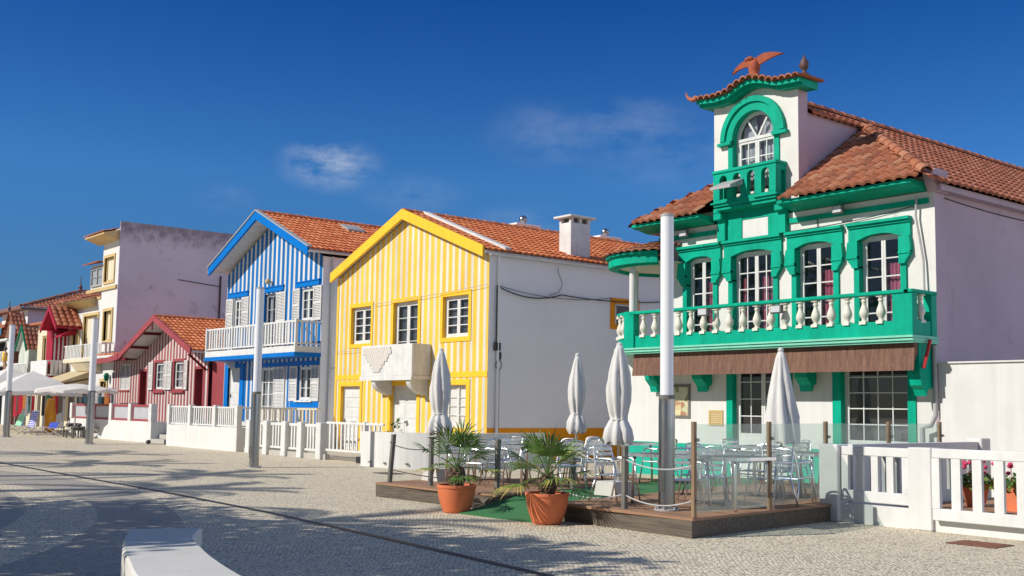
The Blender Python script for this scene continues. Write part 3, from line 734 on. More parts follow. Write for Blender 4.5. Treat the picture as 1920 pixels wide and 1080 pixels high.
m.poly([(-60.9,yf,10.7),(-58.45,yf,10.7),(-58.45,26,10.7),(-60.9,26,10.7)]); m.prism([(19.61,10.69),(22,10.69),(22,11.1),(20.2,11.1)], 'x', -60.2,-58.46)
m.box(-63.1,-60.9,19.7,22,7.72,9.15); m.build('front_wall', MT['white_wall'], H)
window(H, -62.95,-61.0,7.95,9.0, 19.62, 2, 1, 2, mat=MT['zinc'])
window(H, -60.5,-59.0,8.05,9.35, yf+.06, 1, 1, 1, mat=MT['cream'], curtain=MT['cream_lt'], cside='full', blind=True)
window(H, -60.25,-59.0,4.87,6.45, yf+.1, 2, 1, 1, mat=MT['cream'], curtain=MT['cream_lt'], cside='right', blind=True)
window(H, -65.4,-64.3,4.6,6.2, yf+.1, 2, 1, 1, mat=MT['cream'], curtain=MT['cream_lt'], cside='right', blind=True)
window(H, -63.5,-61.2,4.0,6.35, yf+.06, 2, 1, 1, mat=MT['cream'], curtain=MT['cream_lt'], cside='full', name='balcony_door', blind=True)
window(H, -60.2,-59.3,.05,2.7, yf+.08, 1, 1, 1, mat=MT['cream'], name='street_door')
for o, i in (((-60.6,-58.9,7.93,9.5),(-60.5,-59.0,8.05,9.35)), ((-60.4,-58.85,4.75,6.6),(-60.25,-59.0,4.87,6.45)), ((-65.5,-64.2,4.5,6.3),(-65.4,-64.3,4.6,6.2)), ((-63.65,-61.05,3.95,6.5),(-63.5,-61.2,4.0,6.35)), ((-60.35,-59.15,.02,2.85),(-60.2,-59.3,.05,2.7))):
    surround(H, 'window_surround', o, i, yf, MT['cream'], .06)
m = M(); m.box(-63.2,-58.46,19.5,19.6,7.60,7.78); m.box(-63.0,-60.9,19.54,19.6,7.2,7.32); m.build('string_course', MT['cream'], H)
m = M(); m.prism([(18.8,10.42),(19.6,10.15),(19.6,10.7),(18.8,10.5)], 'x', -61.6,-58.5); m.build('eaves_soffit', MT['cream'], H); m = M(); m.prism([(18.9,7.12),(19.6,6.82),(19.6,7.3),(18.9,7.2)], 'x', -66.3,-61.6); m.build('eaves_soffit', MT['cream'], H)
for a, b, z in ((-61.7,-58.46,10.52), (-66.4,-61.5,7.22)):
    tile_roof('eaves_tiles', (a,18.75,z), (1,0,0), b-a, (0,1,.28), 1.0, MT['tile_r'], H)
tile_roof('eaves_tiles', (-63.4,19.3,9.17), (1,0,0), 2.5, (0,1,.25), .9, MT['tile_r'], H)
m = M(); m.bbox(-64.9,-58.5,18.95,19.6,3.75,3.95,.02); m.prism([(19.0,3.75),(19.6,3.75),(19.6,3.2),(19.35,3.3)], 'x', -63.8,-60.2); b = m.build('balcony', MT['cream_lt'], H)
m = M(); slat_panel(m, -64.9,-61.7,3.95,4.72,19.0, 12, .12,.05,.05); slat_panel(m, -61.6,-58.5,3.95,4.72,19.0, 12,.12,.05,.05); slat_panel_y(m, 19.0,19.6,3.95,4.72,-58.53,2,.12,.05,.05); m.build('railing', MT['white'], b)
m = M(); m.box(-65.3,-61.4,19.9,24,.05,2.55); m.build('shop_recess', MT['dark'], H)
m = M(); m.prism([(19.58,3.32),(17.3,2.42),(17.3,2.20),(17.33,2.20),(17.33,2.40),(19.58,3.28)], 'x', -67.2,-61.6); m.build('awning', MT['awn_cream'], H)
for x in (-61.7,-67.1): m = M(); m.tube([(x,17.35,2.38),(x,19.58,2.9)], .05, 6); m.build('awning_arm', MT['rust'], H)
m = M(); m.tube([(-58.30,25.2,8.7),(-58.30,25.2,5.5)], .05, 6); m.tube([(-58.3,25.2,8.1),(-58.3,22.8,8.3)], .02, 4); m.build('mast', MT['cable'], H)
m = M(); m.lathe([(.04,0),(.12,.06),(.15,.3),(.10,.4),(.03,.44)], (-58.9,19.42,2.7), 8); m.build('wall_lantern', MT['dkgreen'], H)

# ------------------------------------------------------------------ CRIMSON HOUSE
H = thing('crimson_house', (-69,19.6,0), 'small house with a steep crimson gable and crimson striped side above a white balcony', 'house')
m = M(); wall_with_holes(m, -72.4,-65.7,0,6.3,yf,[(-71.4,-70.3,3.9,5.6),(-71.8,-66.3,.05,2.4)],.2); m.build('front_wall', MT['cream_lt'], H)
window(H, -71.4,-70.3,3.9,5.6,yf+.06,2,1,1,mat=MT['cream'],name='balcony_door')
m = M(); m.box(-67.4,-66.2,18.72,19.59,3.1,5.7); b = m.build('bay', MT['crim'], H)
m = M()
for k in range(4): m.box(-66.2,-66.18,18.80+k*.22,18.89+k*.22,3.1,5.5)
m.build('bay_boards', MT['net'], b)
xc = -65.2
m = M(); m.prism([(xc-1.45,5.75),(xc,6.85),(xc+1.45,5.75),(xc+1.45,5.65),(xc,6.72),(xc-1.45,5.65)], 'y', 18.2, 19.58); m.build('gable_soffit', MT['crim'], H)
barge(H, xc, 1.5, 1.5, 6.98, .80, .26, 18.12, 18.2, MT['crim'])
tile_roof('roof', (xc+1.5,18.2,5.78), (0,1,0), 1.38, (-1,0,.77), 1.88, MT['tile_r'], H, p=.34, amp=.06); tile_roof('roof', (xc-1.5,18.2,5.78), (0,1,0), 1.38, (1,0,.77), 1.88, MT['tile_r'], H, p=.3)
m = M(); m.prism([(19.58,5.75),(18.8,5.35),(18.8,5.25),(19.58,5.4)], 'x', -66.1,-64.9); m.build('porch_hood', MT['crim'], H)
m = M(); m.prism([(-72.9,6.3),(-65.8,6.3),(-65.8,6.42),(-72.9,6.42)], 'y', 19.2, 26); m.build('flat_roof', MT['tile_r'], H)
m = M(); m.bbox(-69.1,-65.9,18.35,19.58,2.92,3.06,.01); m.build('balcony_edge', MT['crim'], H)
m = M(); m.box(-69.1,-65.95,18.38,18.44,3.06,3.95); b = m.build('balcony', MT['net'], H)
m = M(); slat_panel_y(m,18.45,19.6,3.06,3.95,-65.95,4,.16); m.build('railing', MT['white'], b)
m = M(); m.box(-71.7,-66.4,19.9,23,.05,2.35); m.build('shop_recess', MT['dark'], H)

# ------------------------------------------------------------------ GREEN-TRIMMED HOUSE, HIP-ROOFED HOUSE, BROWN GABLE HOUSE, FAR HOUSE
H = thing('green_trimmed_house', (-75.3,20.3,0), 'narrow pale green and white striped house with green gable edge and steep red tiled roof', 'house')
m = M(); wall_with_holes(m, -77.4,-72.45,0,5.3,20.4,[(-74.0,-73.2,3.5,4.8)],.15); m.build('front_wall', MT['cream_lt'], H)
m = M(); m.box(-76.5,-74.3,19.6,20.39,2.95,5.0); m.poly([(-76.5,19.6,5.0),(-74.3,19.6,5.0),(-75.3,19.6,6.3)]); m.build('striped_bay', MT['green_str'], H)
window(H, -74.0,-73.2,3.5,4.8,20.45,2,1,2,mat=MT['dkgreen'])
gable_roof(H, -75.3, 1.30, 6.42, 1.15, 19.4, 20.4, MT['tile_r'])
barge(H, -75.3, 1.34, 1.34, 6.50, 1.15, .22, 19.32, 19.4, MT['dkgreen'])
m = M(); m.bbox(-76.9,-72.6,19.1,20.38,2.98,3.12,.01); b = m.build('balcony', MT['dkgreen'], H); m = M(); slat_panel(m,-76.9,-72.6,3.12,4.0,19.15,15,.15); slat_panel_y(m,19.2,20.35,3.12,4.0,-72.65,4,.12); m.build('railing', MT['white'], b)
def slope_tiles(name, A, B, apex, mat, H, p=.3, c=.45, apex2=None):
    """tiles on a triangular or trapezoid slope: eave A-B, top apex(-apex2)"""
    A, B, T = Vector(A), Vector(B), Vector(apex); T2 = Vector(apex2) if apex2 else T
    a = (B-A).normalized(); f = (T-A) - a*((T-A).dot(a)); S = f.length; b = f.normalized(); L = (B-A).length
    uT = (T-A).dot(a); uT2 = (T2-A).dot(a)
    def keep(x, y, z):
        P = Vector((x,y,z))-A; u = P.dot(a); v = P.dot(b)/S
        return u > uT*v - .03 and u < L + (uT2-L)*v + .03
    return tile_roof(name, A, a, L, b, S, mat, H, keep=keep, p=p, c=c)
H = thing('hip_roofed_house', (-82,21,0), 'tall white house behind the row with a red hipped roof topped by a spike', 'house')
m = M(); wall_with_holes(m, -87,-80.3,0,7.95,21,[(-81.9,-81.4,6.0,7.2),(-82.8,-82.3,6.0,7.2)],.1); m.build('front_wall', MT['white_wall'], H); m = M(); m.box(-80.32,-80.3,21.01,33,0,7.95); m.build('side_wall', MT['side_lav'], H)
window(H,-81.9,-81.4,6.0,7.2,21.03,1,1,2); window(H,-82.8,-82.3,6.0,7.2,21.03,1,1,2)
slope_tiles('roof', (-79.8,20.4,8.0), (-79.8,33,8.0), (-84.3,25.6,9.75), MT['tile_r'], H, apex2=(-84.3,29,9.75))
slope_tiles('roof', (-88.8,20.4,8.0), (-79.8,20.4,8.0), (-84.3,25.6,9.75), MT['tile_r'], H)
m = M(); m.box(-88.8,-79.8,20.4,33,7.86,7.98); m.build('eaves', MT['rust'], H)
ridge_tiles('ridge', (-79.8,20.4,8.1), (-84.3,25.6,9.85), MT['tile_r'], H); ridge_tiles('ridge', (-84.3,25.6,9.85), (-84.3,29,9.85), MT['tile_r'], H)
m = M(); m.lathe([(.16,0),(.1,.15),(.16,.3),(.05,.45),(.02,1.1)], (-84.3,25.6,9.8), 8); m.build('finial', MT['bronze'], H)
H = thing('brown_gable_house', (-79.5,19.6,0), 'house with brown timbered gable, red tiles and roof spike behind the leftmost lamp post', 'house')
m = M(); m.box(-82.5,-77.5,20.2,25,0,5.9); m.build('front_wall', MT['white_wall'], H)
m = M(); m.prism([(-79.7,5.6),(-77.2,5.6),(-78.4,7.35)], 'y', 19.45, 20.1); m.box(-77.7,-77.45,19.4,20.19,0,5.6); m.build('timber_gable', MT['rust'], H)
tile_roof('roof', (-77.0,19.3,5.95), (0,1,0), .95, (-1,0,1.1), 2.1, MT['tile_r'], H, p=.24); tile_roof('roof', (-79.9,19.3,5.8), (0,1,0), .95, (1,0,1.1), 2.2, MT['tile_r'], H, p=.24)
m = M(); m.lathe([(.12,0),(.07,.15),(.12,.28),(.04,.4),(.02,.75)], (-78.45,19.35,7.45), 8); m.build('finial', MT['bronze'], H)
m = M(); m.bbox(-80.4,-77.7,19.0,20.19,3.9,4.05,.01); b = m.build('balcony', MT['white'], H); m = M(); m.bbox(-80.2,-77.2,19.0,19.4,5.55,5.68,.01); m.build('canopy', MT['white'], H); m = M(); slat_panel(m,-80.4,-77.7,4.05,4.85,19.03,10,.1); m.build('railing', MT['white'], b)
H = thing('far_corner_house', (-86,19.6,0), 'leftmost house cut by the picture edge, with a dark balcony and red eaves', 'house')
m = M(); wall_with_holes(m,-92,-82.6,0,6.2,yf,[(-85,-83.6,3.6,5.6),(-88,-86.6,3.6,5.6),(-86,-83.4,.05,2.6)],.2); m.build('front_wall', MT['white_wall'], H)
window(H,-85,-83.6,3.6,5.6,yf+.06,2,1,2,mat=MT['rust']); window(H,-88,-86.6,3.6,5.6,yf+.06,2,1,2,mat=MT['rust']); window(H,-86,-83.4,.05,2.6,yf+.06,2,1,2,mat=MT['rust'],name='shop_door')
tile_roof('roof', (-92,18.9,6.15), (1,0,0), 9.6, (0,1,.45), 4.5, MT['tile_r'], H)
m = M(); m.box(-92,-82.5,18.9,24,6.0,6.14); m.build('eaves', MT['rust'], H)
m = M(); m.bbox(-90,-82.7,18.6,19.58,3.1,3.25,.01); b = m.build('balcony', MT['white'], H); m = M(); slat_panel(m,-90,-82.7,3.25,4.1,18.65,26,.08); m.build('railing', MT['black'], b)
# ------------------------------------------------------------------ GREEN-TRIMMED TOWER HOUSE
H = thing('green_balcony_house', (-15.3,19.6,0), 'large white house with emerald green trim, balustraded balcony, small tower and brown awning valance', 'house')
G = MT['green']
gh = [(-16.78,-14.92,.10,2.9), (-13.87,-11.92,.10,2.9)]
m = M(); wall_with_holes(m, -20.05, -11.5, 0, 3.0, yf, gh, .25); m.poly([(-20.05,yf,0),(-20.05,yf,3.0),(-20.05,26,3.0),(-20.05,26,0)]); m.poly([(-20.05,yf,3.0),(-18.95,yf,3.0),(-18.95,26,3.0),(-20.05,26,3.0)])
m.build('ground_floor_wall', MT['white_wall'], H)
wn = [(-18.02,-17.15), (-16.59,-15.38), (-14.78,-13.78), (-13.18,-12.18)]
m = M(); wall_with_holes(m, -18.95, -11.5, 3.0, 6.3, yf, [(a-.06,b+.06,3.12,5.30) for a, b in wn], .22)
m.poly([(-18.95,yf,3.0),(-18.95,yf,6.3),(-18.95,26,6.3),(-18.95,26,3.0)]); m.build('upper_wall', MT['old_white'], H)
m = M(); m.box(-11.52,-11.5,19.95,40,0,6.02); m.build('side_wall', MT['side_lav'], H)
m = M(); m.box(-11.56,-11.44,yf-.004,yf+.004,2.6,5.95); m.build('corner_strip', MT['old_white'], H)
m = M(); m.box(-11.56,-11.44,yf+.005,19.95,0,5.95)
m.prism([(yf+.0,5.95),(yf-.12,6.12),(yf-.22,6.34),(yf-.02,6.42),(20.0,6.42),(20.0,5.95)], 'x', -11.58,-11.38); m.build('corner_pier', MT['side_lav'], H)
# ground floor openings
m = M()
for a, b, c, d in ((-16.78,-16.60,.1,2.9),(-15.06,-14.92,.1,2.9),(-13.87,-13.66,.1,2.9),(-12.10,-11.92,.1,2.9)): m.box(a,b,yf-.03,yf+.22,c,d)
m.box(-16.6,-15.06,yf-.03,yf+.22,2.74,2.9); m.box(-13.66,-12.1,yf-.03,yf+.22,2.74,2.9); m.build('door_surround', G, H)
window(H, -16.60,-15.06,.12,2.74, yf+.12, 2, 2, 4, name='entrance_door', panel=.86)
window(H, -13.66,-12.10,.12,2.74, yf+.12, 1, 4, 5, name='shop_window', panel=.80, fw=.04)
m = M()
for a, b in ((-20.06,-16.79),(-14.91,-13.88),(-11.91,-11.5)): m = M(); m.box(a,b,yf-.02,yf,.0,.80); m.build('plinth_band', MT['teal_plinth'], H)
m = M(); frame_ring(m, (-17.33,-16.90,1.24,1.60), (-17.29,-16.94,1.28,1.56), yf-.025, yf)
for k in range(6): m.prism([(yf-.02,1.29+k*.046),(yf-.002,1.325+k*.046),(yf-.002,1.31+k*.046)], 'x', -17.29, -16.94)
m.build('vent_grille', MT['cream'], H)
m = M(); frame_ring(m, (-18.55,-17.92,1.40,2.20), (-18.49,-17.98,1.46,2.14), yf-.03, yf); p = m.build('picture_frame', MT['greypost'], H)
m = M(); m.box(-18.49,-17.98,yf-.015,yf-.001,1.46,2.14)
t = NT('glazed_tile_picture'); vv = t.add('ShaderNodeTexVoronoi'); vv.inputs['Scale'].default_value = 6; t.link(t.obj(), vv.inputs[0])
t.color(t.ramp(t.sep(vv.outputs['Color'])[0], [(0,(.50,.50,.30)),(.45,(.62,.62,.48)),(.6,(.20,.28,.12)),(.85,(.40,.20,.12)),(1,(.66,.60,.35))])); t.rough(.25)
m.build('tile_picture', t.m, p)
# first-floor windows with arched heads and scrolled hoods
for k, (a, b) in enumerate(wn):
    window(H, a, b, 3.15, 5.24, yf+.10, 2, 2 if k == 1 else 1, 5, curtain=MT['pink'], cside='two' if k == 1 else 'right', fw=.06, sw=.05, mw=.026, arch=.10)
    o0, o1 = a-.42 if k != 1 else a-.36, b+.24 if k != 1 else b+.22
    m = M(); y0, y1 = yf-.05, yf+.12
    # jambs
    for s, e in ((a-.11, a+.02), (b-.02, b+.11)):
        m.box(s, e, y0, y1, 3.12, 4.62)
    for s, e, out in ((a+.02, a-.17, -1), (b-.02, b+.17, 1)):
        # scroll bracket that swells outward then narrows to the jamb
        q = e + out*.0
        e = e
        pts = [(s,4.58),(e-out*.06,4.58),(e-out*.03,4.64),(e+out*.05,4.74),(e+out*.08,4.80),(e+out*.08,4.90),(e+out*.07,5.02),(e+out*.05,5.14),(s,5.14)]
        if out > 0: pts = pts[::-1] if False else pts
        m.prism(pts if out > 0 else pts[::-1], 'y', yf-.11, y1)
        m.box(min(s,e+out*.08), max(s,e+out*.08), yf-.13, yf-.04, 4.78, 4.83)
    lo, hi = a-.225, b+.225
    n = 10                                   # lintel with a shallow arched underside
    for i in range(n):
        p0, p1 = lo+(hi-lo)*i/n, lo+(hi-lo)*(i+1)/n
        def arch_z(x):
            u = (x-a)/(b-a); return 5.14 if u <= 0 or u >= 1 else 5.10 + .16*(1-(2*u-1)**2)**.5
        m.prism([(p0,arch_z(p0+1e-4)),(p1,arch_z(p1-1e-4)),(p1,5.42),(p0,5.42)], 'y', y0-.012, y1)
    m.box(lo-.004, hi+.004, yf-.10, yf, 5.42, 5.47); m.box(lo-.012, hi+.012, yf-.15, yf, 5.47, 5.53)
    m.box(a-.3, b+.3, yf-.09, yf+.05, 3.20, 3.30)
    m.build('window_hood', G, H)
for a, b in ((-18.95,-17.1),(-15.0,-11.56)): m = M(); m.box(a,b,yf-.04,yf,5.74,5.85); m.build('string_course', G, H)
prof = [(yf,5.99),(yf-.12,6.0),(yf-.3,6.04),(yf-.5,6.06),(yf-.60,6.09),(yf-.60,6.16),(yf,6.16)]
for a, b in ((-19.35,-17.12),(-14.85,-11.60)):
    m = M(); m.prism(prof, 'x', a, b); m.build('cornice', G, H)
# pedestal between middle window and tower
m = M(); m.box(-16.86,-16.28,yf-.06,yf,5.54,6.35); m.box(-15.52,-15.06,yf-.06,yf,5.54,6.35); m.box(-16.28,-15.52,yf-.05,yf,5.98,6.35)
m.box(-16.95,-16.72,yf-.14,yf,5.54,6.2); m.box(-15.2,-14.98,yf-.14,yf,5.54,6.2)
m.bbox(-16.98,-16.74,yf-.26,yf-.02,6.02,6.18,.02); m.bbox(-15.2,-14.96,yf-.26,yf-.02,6.02,6.18,.02)
m.box(-17.0,-14.95,yf-.22,yf,6.2,6.30); m.build('pedestal', G, H)
m = M(); m.box(-16.27,-15.53,yf-.035,yf-.02+.019,5.55,5.975); m.build('name_panel', MT['white'], H)
# tower
cx, sp, R = -15.95, 7.90, .60
def curve_z(x):
    pts = [(-17.6,8.84),(-17.25,8.80),(-16.9,8.76),(-16.5,8.78),(-16.2,8.90),(-15.95,8.97),(-15.75,8.98),(-15.45,8.91),(-15.2,8.81),(-15.0,8.76),(-14.6,8.74),(-14.3,8.72),(-14.1,8.70)]
    for (a, za), (b, zb) in zip(pts, pts[1:]):
        if a <= x <= b:
            f = (x-a)/(b-a); return za + (zb-za)*f
    return pts[0][1] if x < pts[0][0] else pts[-1][1]
T = []
m = M(); xs = [-17.15 + (2.45)*k/30 for k in range(31)]; xs = sorted(set(xs + [cx-R, cx+R] + [cx + R*math.cos(PI*k/16) for k in range(17)]))
for a, b in zip(xs, xs[1:]):
    za, zb = curve_z(a)+.02, curve_z(b)+.02
    if a >= cx-R-1e-6 and b <= cx+R+1e-6:
        fa, fb = sp+math.sqrt(max(0,R*R-(a-cx)**2)), sp+math.sqrt(max(0,R*R-(b-cx)**2))
        m.poly([(a,yf-.01,fa),(b,yf-.01,fb),(b,yf-.01,zb),(a,yf-.01,za)])
        m.poly([(a,yf-.01,6.3),(b,yf-.01,6.3),(b,yf-.01,6.62),(a,yf-.01,6.62)])
    else: m.poly([(a,yf-.01,6.3),(b,yf-.01,6.3),(b,yf-.01,zb),(a,yf-.01,za)])
tw = m.build('tower_front', MT['old_white'], H)
for x in (-14.70, -17.15):
    m = M(); m.prism([(yf-.009,6.3),(19.93,6.3),(19.93,8.74),(yf-.009,8.74)], 'x', x-.02 if x > -16 else x, x if x > -16 else x+.02)
    m.prism([(19.93,6.3),(23.0,8.3),(19.93,8.3)], 'x', x-.10 if x > -16 else x+.06, x-.06 if x > -16 else x+.10)
    m.build('tower_side', MT['side_lav'], H)
m = M(); m.box(-17.14,-14.71,19.9,19.92,6.3,8.74); m.build('tower_back', MT['side_lav'], H)
def arch_ring(m, r0, r1, y0, y1, n=20, a0=0, a1=PI):
    for k in range(n):
        t0, t1 = a0+(a1-a0)*k/n, a0+(a1-a0)*(k+1)/n
        P = lambda r, t: (cx + r*math.cos(t), sp + r*math.sin(t))
        m.prism([P(r0,t1),P(r0,t0),P(r1,t0),P(r1,t1)], 'y', y0, y1)
m = M(); arch_ring(m, R, .80, yf-.07, yf+.16); arch_ring(m, .80, .93, yf-.12, yf-.01)
for s in (-1, 1):
    a, b = sorted((cx+s*.60, cx+s*.74)); m.box(a, b, yf-.05, yf+.16, 6.9, sp)
    a, b = sorted((cx+s*.60, cx+s*1.0)); m.box(a, b, yf-.14, yf-.01, sp-.10, sp-.03); a, b = sorted((cx+s*.60, cx+s*.93)); m.box(a, b, yf-.10, yf-.01, sp-.03, sp)
m.build('arch_surround', G, H)
m = M(); yw = yf+.10; arch_ring(m, .53, .60, yw, yw+.07)
m.box(cx-.6,cx-.53,yw,yw+.07,6.7,sp); m.box(cx+.53,cx+.6,yw,yw+.07,6.7,sp); m.box(cx-.53,cx+.53,yw-.01,yw+.07,sp-.05,sp+.02)
for s, e in ((cx-.53,cx-.0),(cx+.0,cx+.53)):
    frame_ring(m, (s+.002,e-.002,6.75,sp-.05), (s+.06,e-.06,6.8,sp-.11), yw+.01, yw+.06)
    m.box((s+e)/2-.013,(s+e)/2+.013,yw+.02,yw+.05,6.8,sp-.11)
    for z in (7.12, 7.45): m.box(s+.06,e-.06,yw+.021,yw+.049,z-.013,z+.013)
for s in (-1, 1):
    t = math.radians(90 - s*33); c0 = Vector((cx+.02*s,0,sp+.02)); c1 = Vector((cx+.54*math.cos(t),0,sp+.54*math.sin(t))); d = (c1-c0).normalized(); n_ = Vector((-d.z,0,d.x))*.022
    q = [c0-n_, c1-n_, c1+n_, c0+n_]; m.prism([(p.x,p.z) for p in q], 'y', yw+.015, yw+.055)
w = m.build('arched_window', MT['white'], H)
m = M(); pts = [(cx-.56,yw+.035,6.75),(cx+.56,yw+.035,6.75)] + [(cx+.56*math.cos(PI*k/16),yw+.035,sp+.56*math.sin(PI*k/16)) for k in range(17)]; m.poly(pts); m.build('glass', MT['glass'], w)
m = M(); n = 26
for k in range(n):
    a, b = cx-.55+1.1*k/n, cx-.55+1.1*(k+1)/n
    if abs((a+b)/2-cx) < .07: continue
    za, zb = sp+math.sqrt(max(0,.55**2-(a-cx)**2)), sp+math.sqrt(max(0,.55**2-(b-cx)**2))
    m.poly([(a,yw+.14+.02*math.sin(k*2.1),6.75),(b,yw+.14+.02*math.sin((k+1)*2.1),6.75),(b,yw+.14+.02*math.sin((k+1)*2.1),zb),(a,yw+.14+.02*math.sin(k*2.1),za)])
m.build('curtain', MT['net'], w)
m = M(); m.box(cx-.6,cx+.6,yf+.34,yf+.36,6.7,8.55); m.build('room_recess', MT['dark'], w)
# swept cornice and tiles of the tower
m = M(); xs = [-17.42 + k*(3.0)/40 for k in range(41)]
for a, b in zip(xs, xs[1:]):
    za, zb = curve_z(a), curve_z(b)
    m.prism([(a,za),(b,zb),(b,zb+.07),(a,za+.07)], 'y', yf-.22, 19.93)
    m.prism([(a,za+.07),(b,zb+.07),(b,zb+.17),(a,za+.17)], 'y', yf-.34, 19.96)
m.build('tower_cornice', G, H)
m = M(); nt = 17; xa, xb = -17.46, -14.36; p = (xb-xa)/nt
for k in range(nt):
    m.cur = min(1, max(0, random.gauss(.5,.28)))
    x0_ = xa + (k+.5)*p
    for yy0, yy1, dz in ((yf-.46, 19.62, 0.0), (19.57, 20.0, .02)):
        base = len(m.v)
        for yy in (yy0, yy1):
            for rr in (.098, .078):
                for i in range(9):
                    t = PI*i/8; m.v.append((x0_-math.cos(t)*rr*1.0, yy, curve_z(x0_)+.17+dz+math.sin(t)*rr*.9 - (.012 if rr < .09 else 0)))
        for A_, B_ in ((0,18),(9,27),(0,9),(18,27)):
            for i in range(8): m.f.append((base+A_+i, base+A_+i+1, base+B_+i+1, base+B_+i)); m.t.append(m.cur)
for k in range(nt+1):   # channel tiles between
    x0_ = xa + k*p; base = len(m.v)
    for yy in (yf-.44, 20.0):
        for i in range(5):
            t = PI*i/4; m.v.append((x0_-math.cos(t)*.085, yy, curve_z(x0_)+.215-math.sin(t)*.045))
    for i in range(4): m.f.append((base+i, base+i+1, base+5+i+1, base+5+i)); m.t.append(.4)
m.build('tower_tiles', MT['tile_b'], H)
m = M(); m.tube([(-17.36,19.2,9.02),(-17.46,19.17,8.99),(-17.55,19.15,9.03),(-17.61,19.13,9.11),(-17.63,19.12,9.20)], [.07,.06,.045,.03,.012], 7); m.build('roof_horn', MT['tile_r'], H)
m = M(); m.lathe([(.10,0),(.12,.06),(.05,.10),(.045,.16),(.09,.20),(.105,.27),(.09,.34),(.045,.42),(.012,.50)], (-14.42,19.45,8.92), 10, wob=lambda t, z: 1+.12*math.sin(t*5+z*30)); m.build('pineapple_finial', MT['bronze'], H, smooth=True)
# little tower balcony: pierced parapet of round-headed openings
m = M(); xl, xr, yb = -16.86, -15.04, 19.22
m.bbox(xl-.03, xr+.03, yb-.03, yf-.01, 7.08, 7.15, .01); m.bbox(xl, xr, yb, yf-.01, 6.30, 6.46, .01)
ow, n = .22, 4; gap = (xr-xl-n*ow)/(n+1)
for k in range(n+1): a = xl + k*(ow+gap); m.box(a, a+gap, yb, yb+.13, 6.46, 7.08)
for k in range(n):
    a = xl + gap + k*(ow+gap); c0 = a+ow/2
    for i in range(8):
        t0, t1 = PI*i/8, PI*(i+1)/8; p0 = (c0+ow/2*math.cos(t1), 6.91+ow/2*math.sin(t1)); p1 = (c0+ow/2*math.cos(t0), 6.91+ow/2*math.sin(t0))
        m.prism([p0, p1, (p1[0],7.08), (p0[0],7.08)], 'y', yb+.002, yb+.128)
for x in (xl, xr-.13): 
    m.box(x, x+.13, yb+.13, yb+.19, 6.46, 7.08); m.box(x, x+.13, yf-.06, yf-.01, 6.46, 7.08); m.box(x, x+.13, yb+.19, yf-.06, 6.95, 7.08)
m.bbox(xl+.04, xr-.04, yb+.05, yf-.01, 6.22, 6.30, .01); m.bbox(xl-.06, xl+.6, yb-.05, yf-.01, 6.36, 6.40, .01); m.bbox(xr-.6, xr+.06, yb-.05, yf-.01, 6.36, 6.40, .01)
m.build('tower_balcony', G, H)
# main roof: ridge runs away from the street, hipped towards it
RX, RZ, RS, FM = -15.3, 8.66, .624, .66
hipY = lambda x: 18.92 + (RZ - RS*abs(x-RX) - 6.16)/FM
tile_roof('roof', (-11.2,18.95,RZ-RS*4.1), (0,1,0), 21, (-1,0,RS), 4.1*math.hypot(1,RS), MT['tile_r'], H, keep=lambda x,y,z: y > hipY(x)-.05 or (x < -14.6 and y > 20.05), p=.25, c=.36)
tile_roof('roof', (-19.4,18.95,RZ-RS*4.1), (0,1,0), 21, (1,0,RS), 4.1*math.hypot(1,RS), MT['tile_r'], H, keep=lambda x,y,z: y > hipY(x)-.05 or (x > -17.25 and y > 20.05), p=.25, c=.36)
tile_roof('front_roof', (-19.4,18.92,6.16), (1,0,0), 8.2, (0,1,FM), 3.9*math.hypot(1,FM), MT['tile_b'], H, keep=lambda x,y,z: z < RZ-RS*abs(x-RX)+.06 and not (-17.1 < x < -14.75) and y < 23.2, p=.235, c=.36, amp=.055, lip=.045)
ridge_tiles('ridge', (RX,20.0,RZ+.05), (RX,40,RZ+.05), MT['tile_r'], H, r=.12)
ridge_tiles('ridge', (-11.25,19.0,6.26), (-14.75,22.25,8.36), MT['tile_b'], H, r=.12)
m = M(); m.box(-19.3,-11.3,yf,40,5.98,6.10); m.prism([(-14.72,8.18),(-14.72,8.06),(-15.3,8.5),(-15.3,8.62)],'y',20.03,22.3) if False else None
m.build('eaves_board', MT['side_lav'], H)
m = M()
for k in range(60): m.box(-11.5,-11.22,20.1+k*.33,20.16+k*.33,6.0,6.08) if False else None
# balcony
y0 = 18.75; yb = y0
m = M(); C0 = (-19.05,20.0)
def arcpts(r, a0, a1, n): return [(C0[0]+r*math.cos(math.radians(a0+(a1-a0)*k/n)), C0[1]+r*math.sin(math.radians(a0+(a1-a0)*k/n))) for k in range(n+1)]
def slab(m, out, z0, z1):
    pts = arcpts(1.25+out, 180, 270, 14) + [(-11.45+out*.5, y0-out), (-11.45+out*.5, yf), ]
    m.prism(pts, 'z', z0, z1)
slab(m, -.02, 3.04, 3.365)
bal = m.build('balcony', G, H)
m = M(); slab(m, .03, 2.93, 2.97); slab(m, .07, 2.97, 3.01); slab(m, .05, 3.01, 3.03); slab(m, .10, 3.03, 3.07); m.build('balcony_moulding', MT['mint'], bal)
m = M(); m.bbox(-19.1,-11.5,y0-.05,y0+.13,3.885,3.96,.015); m.bbox(-11.62,-11.42,y0-.05,yf,3.885,3.96,.015)
A = arcpts(1.28,180,268,12); Bp = arcpts(1.12,180,268,12)
for k in range(12): m.prism([A[k],A[k+1],Bp[k+1],Bp[k]], 'z', 3.885, 3.96)
m.build('handrail', G, bal)
for q in ((-11.88,-11.44,y0-.02,y0+.16,3.07,3.89), (-19.32,-18.98,y0-.03,y0+.18,3.03,3.97), (-11.62,-11.44,19.4,yf,3.07,3.89)):
    m = M(); m.bbox(*q, .01); m.build('balcony_post', G, bal)
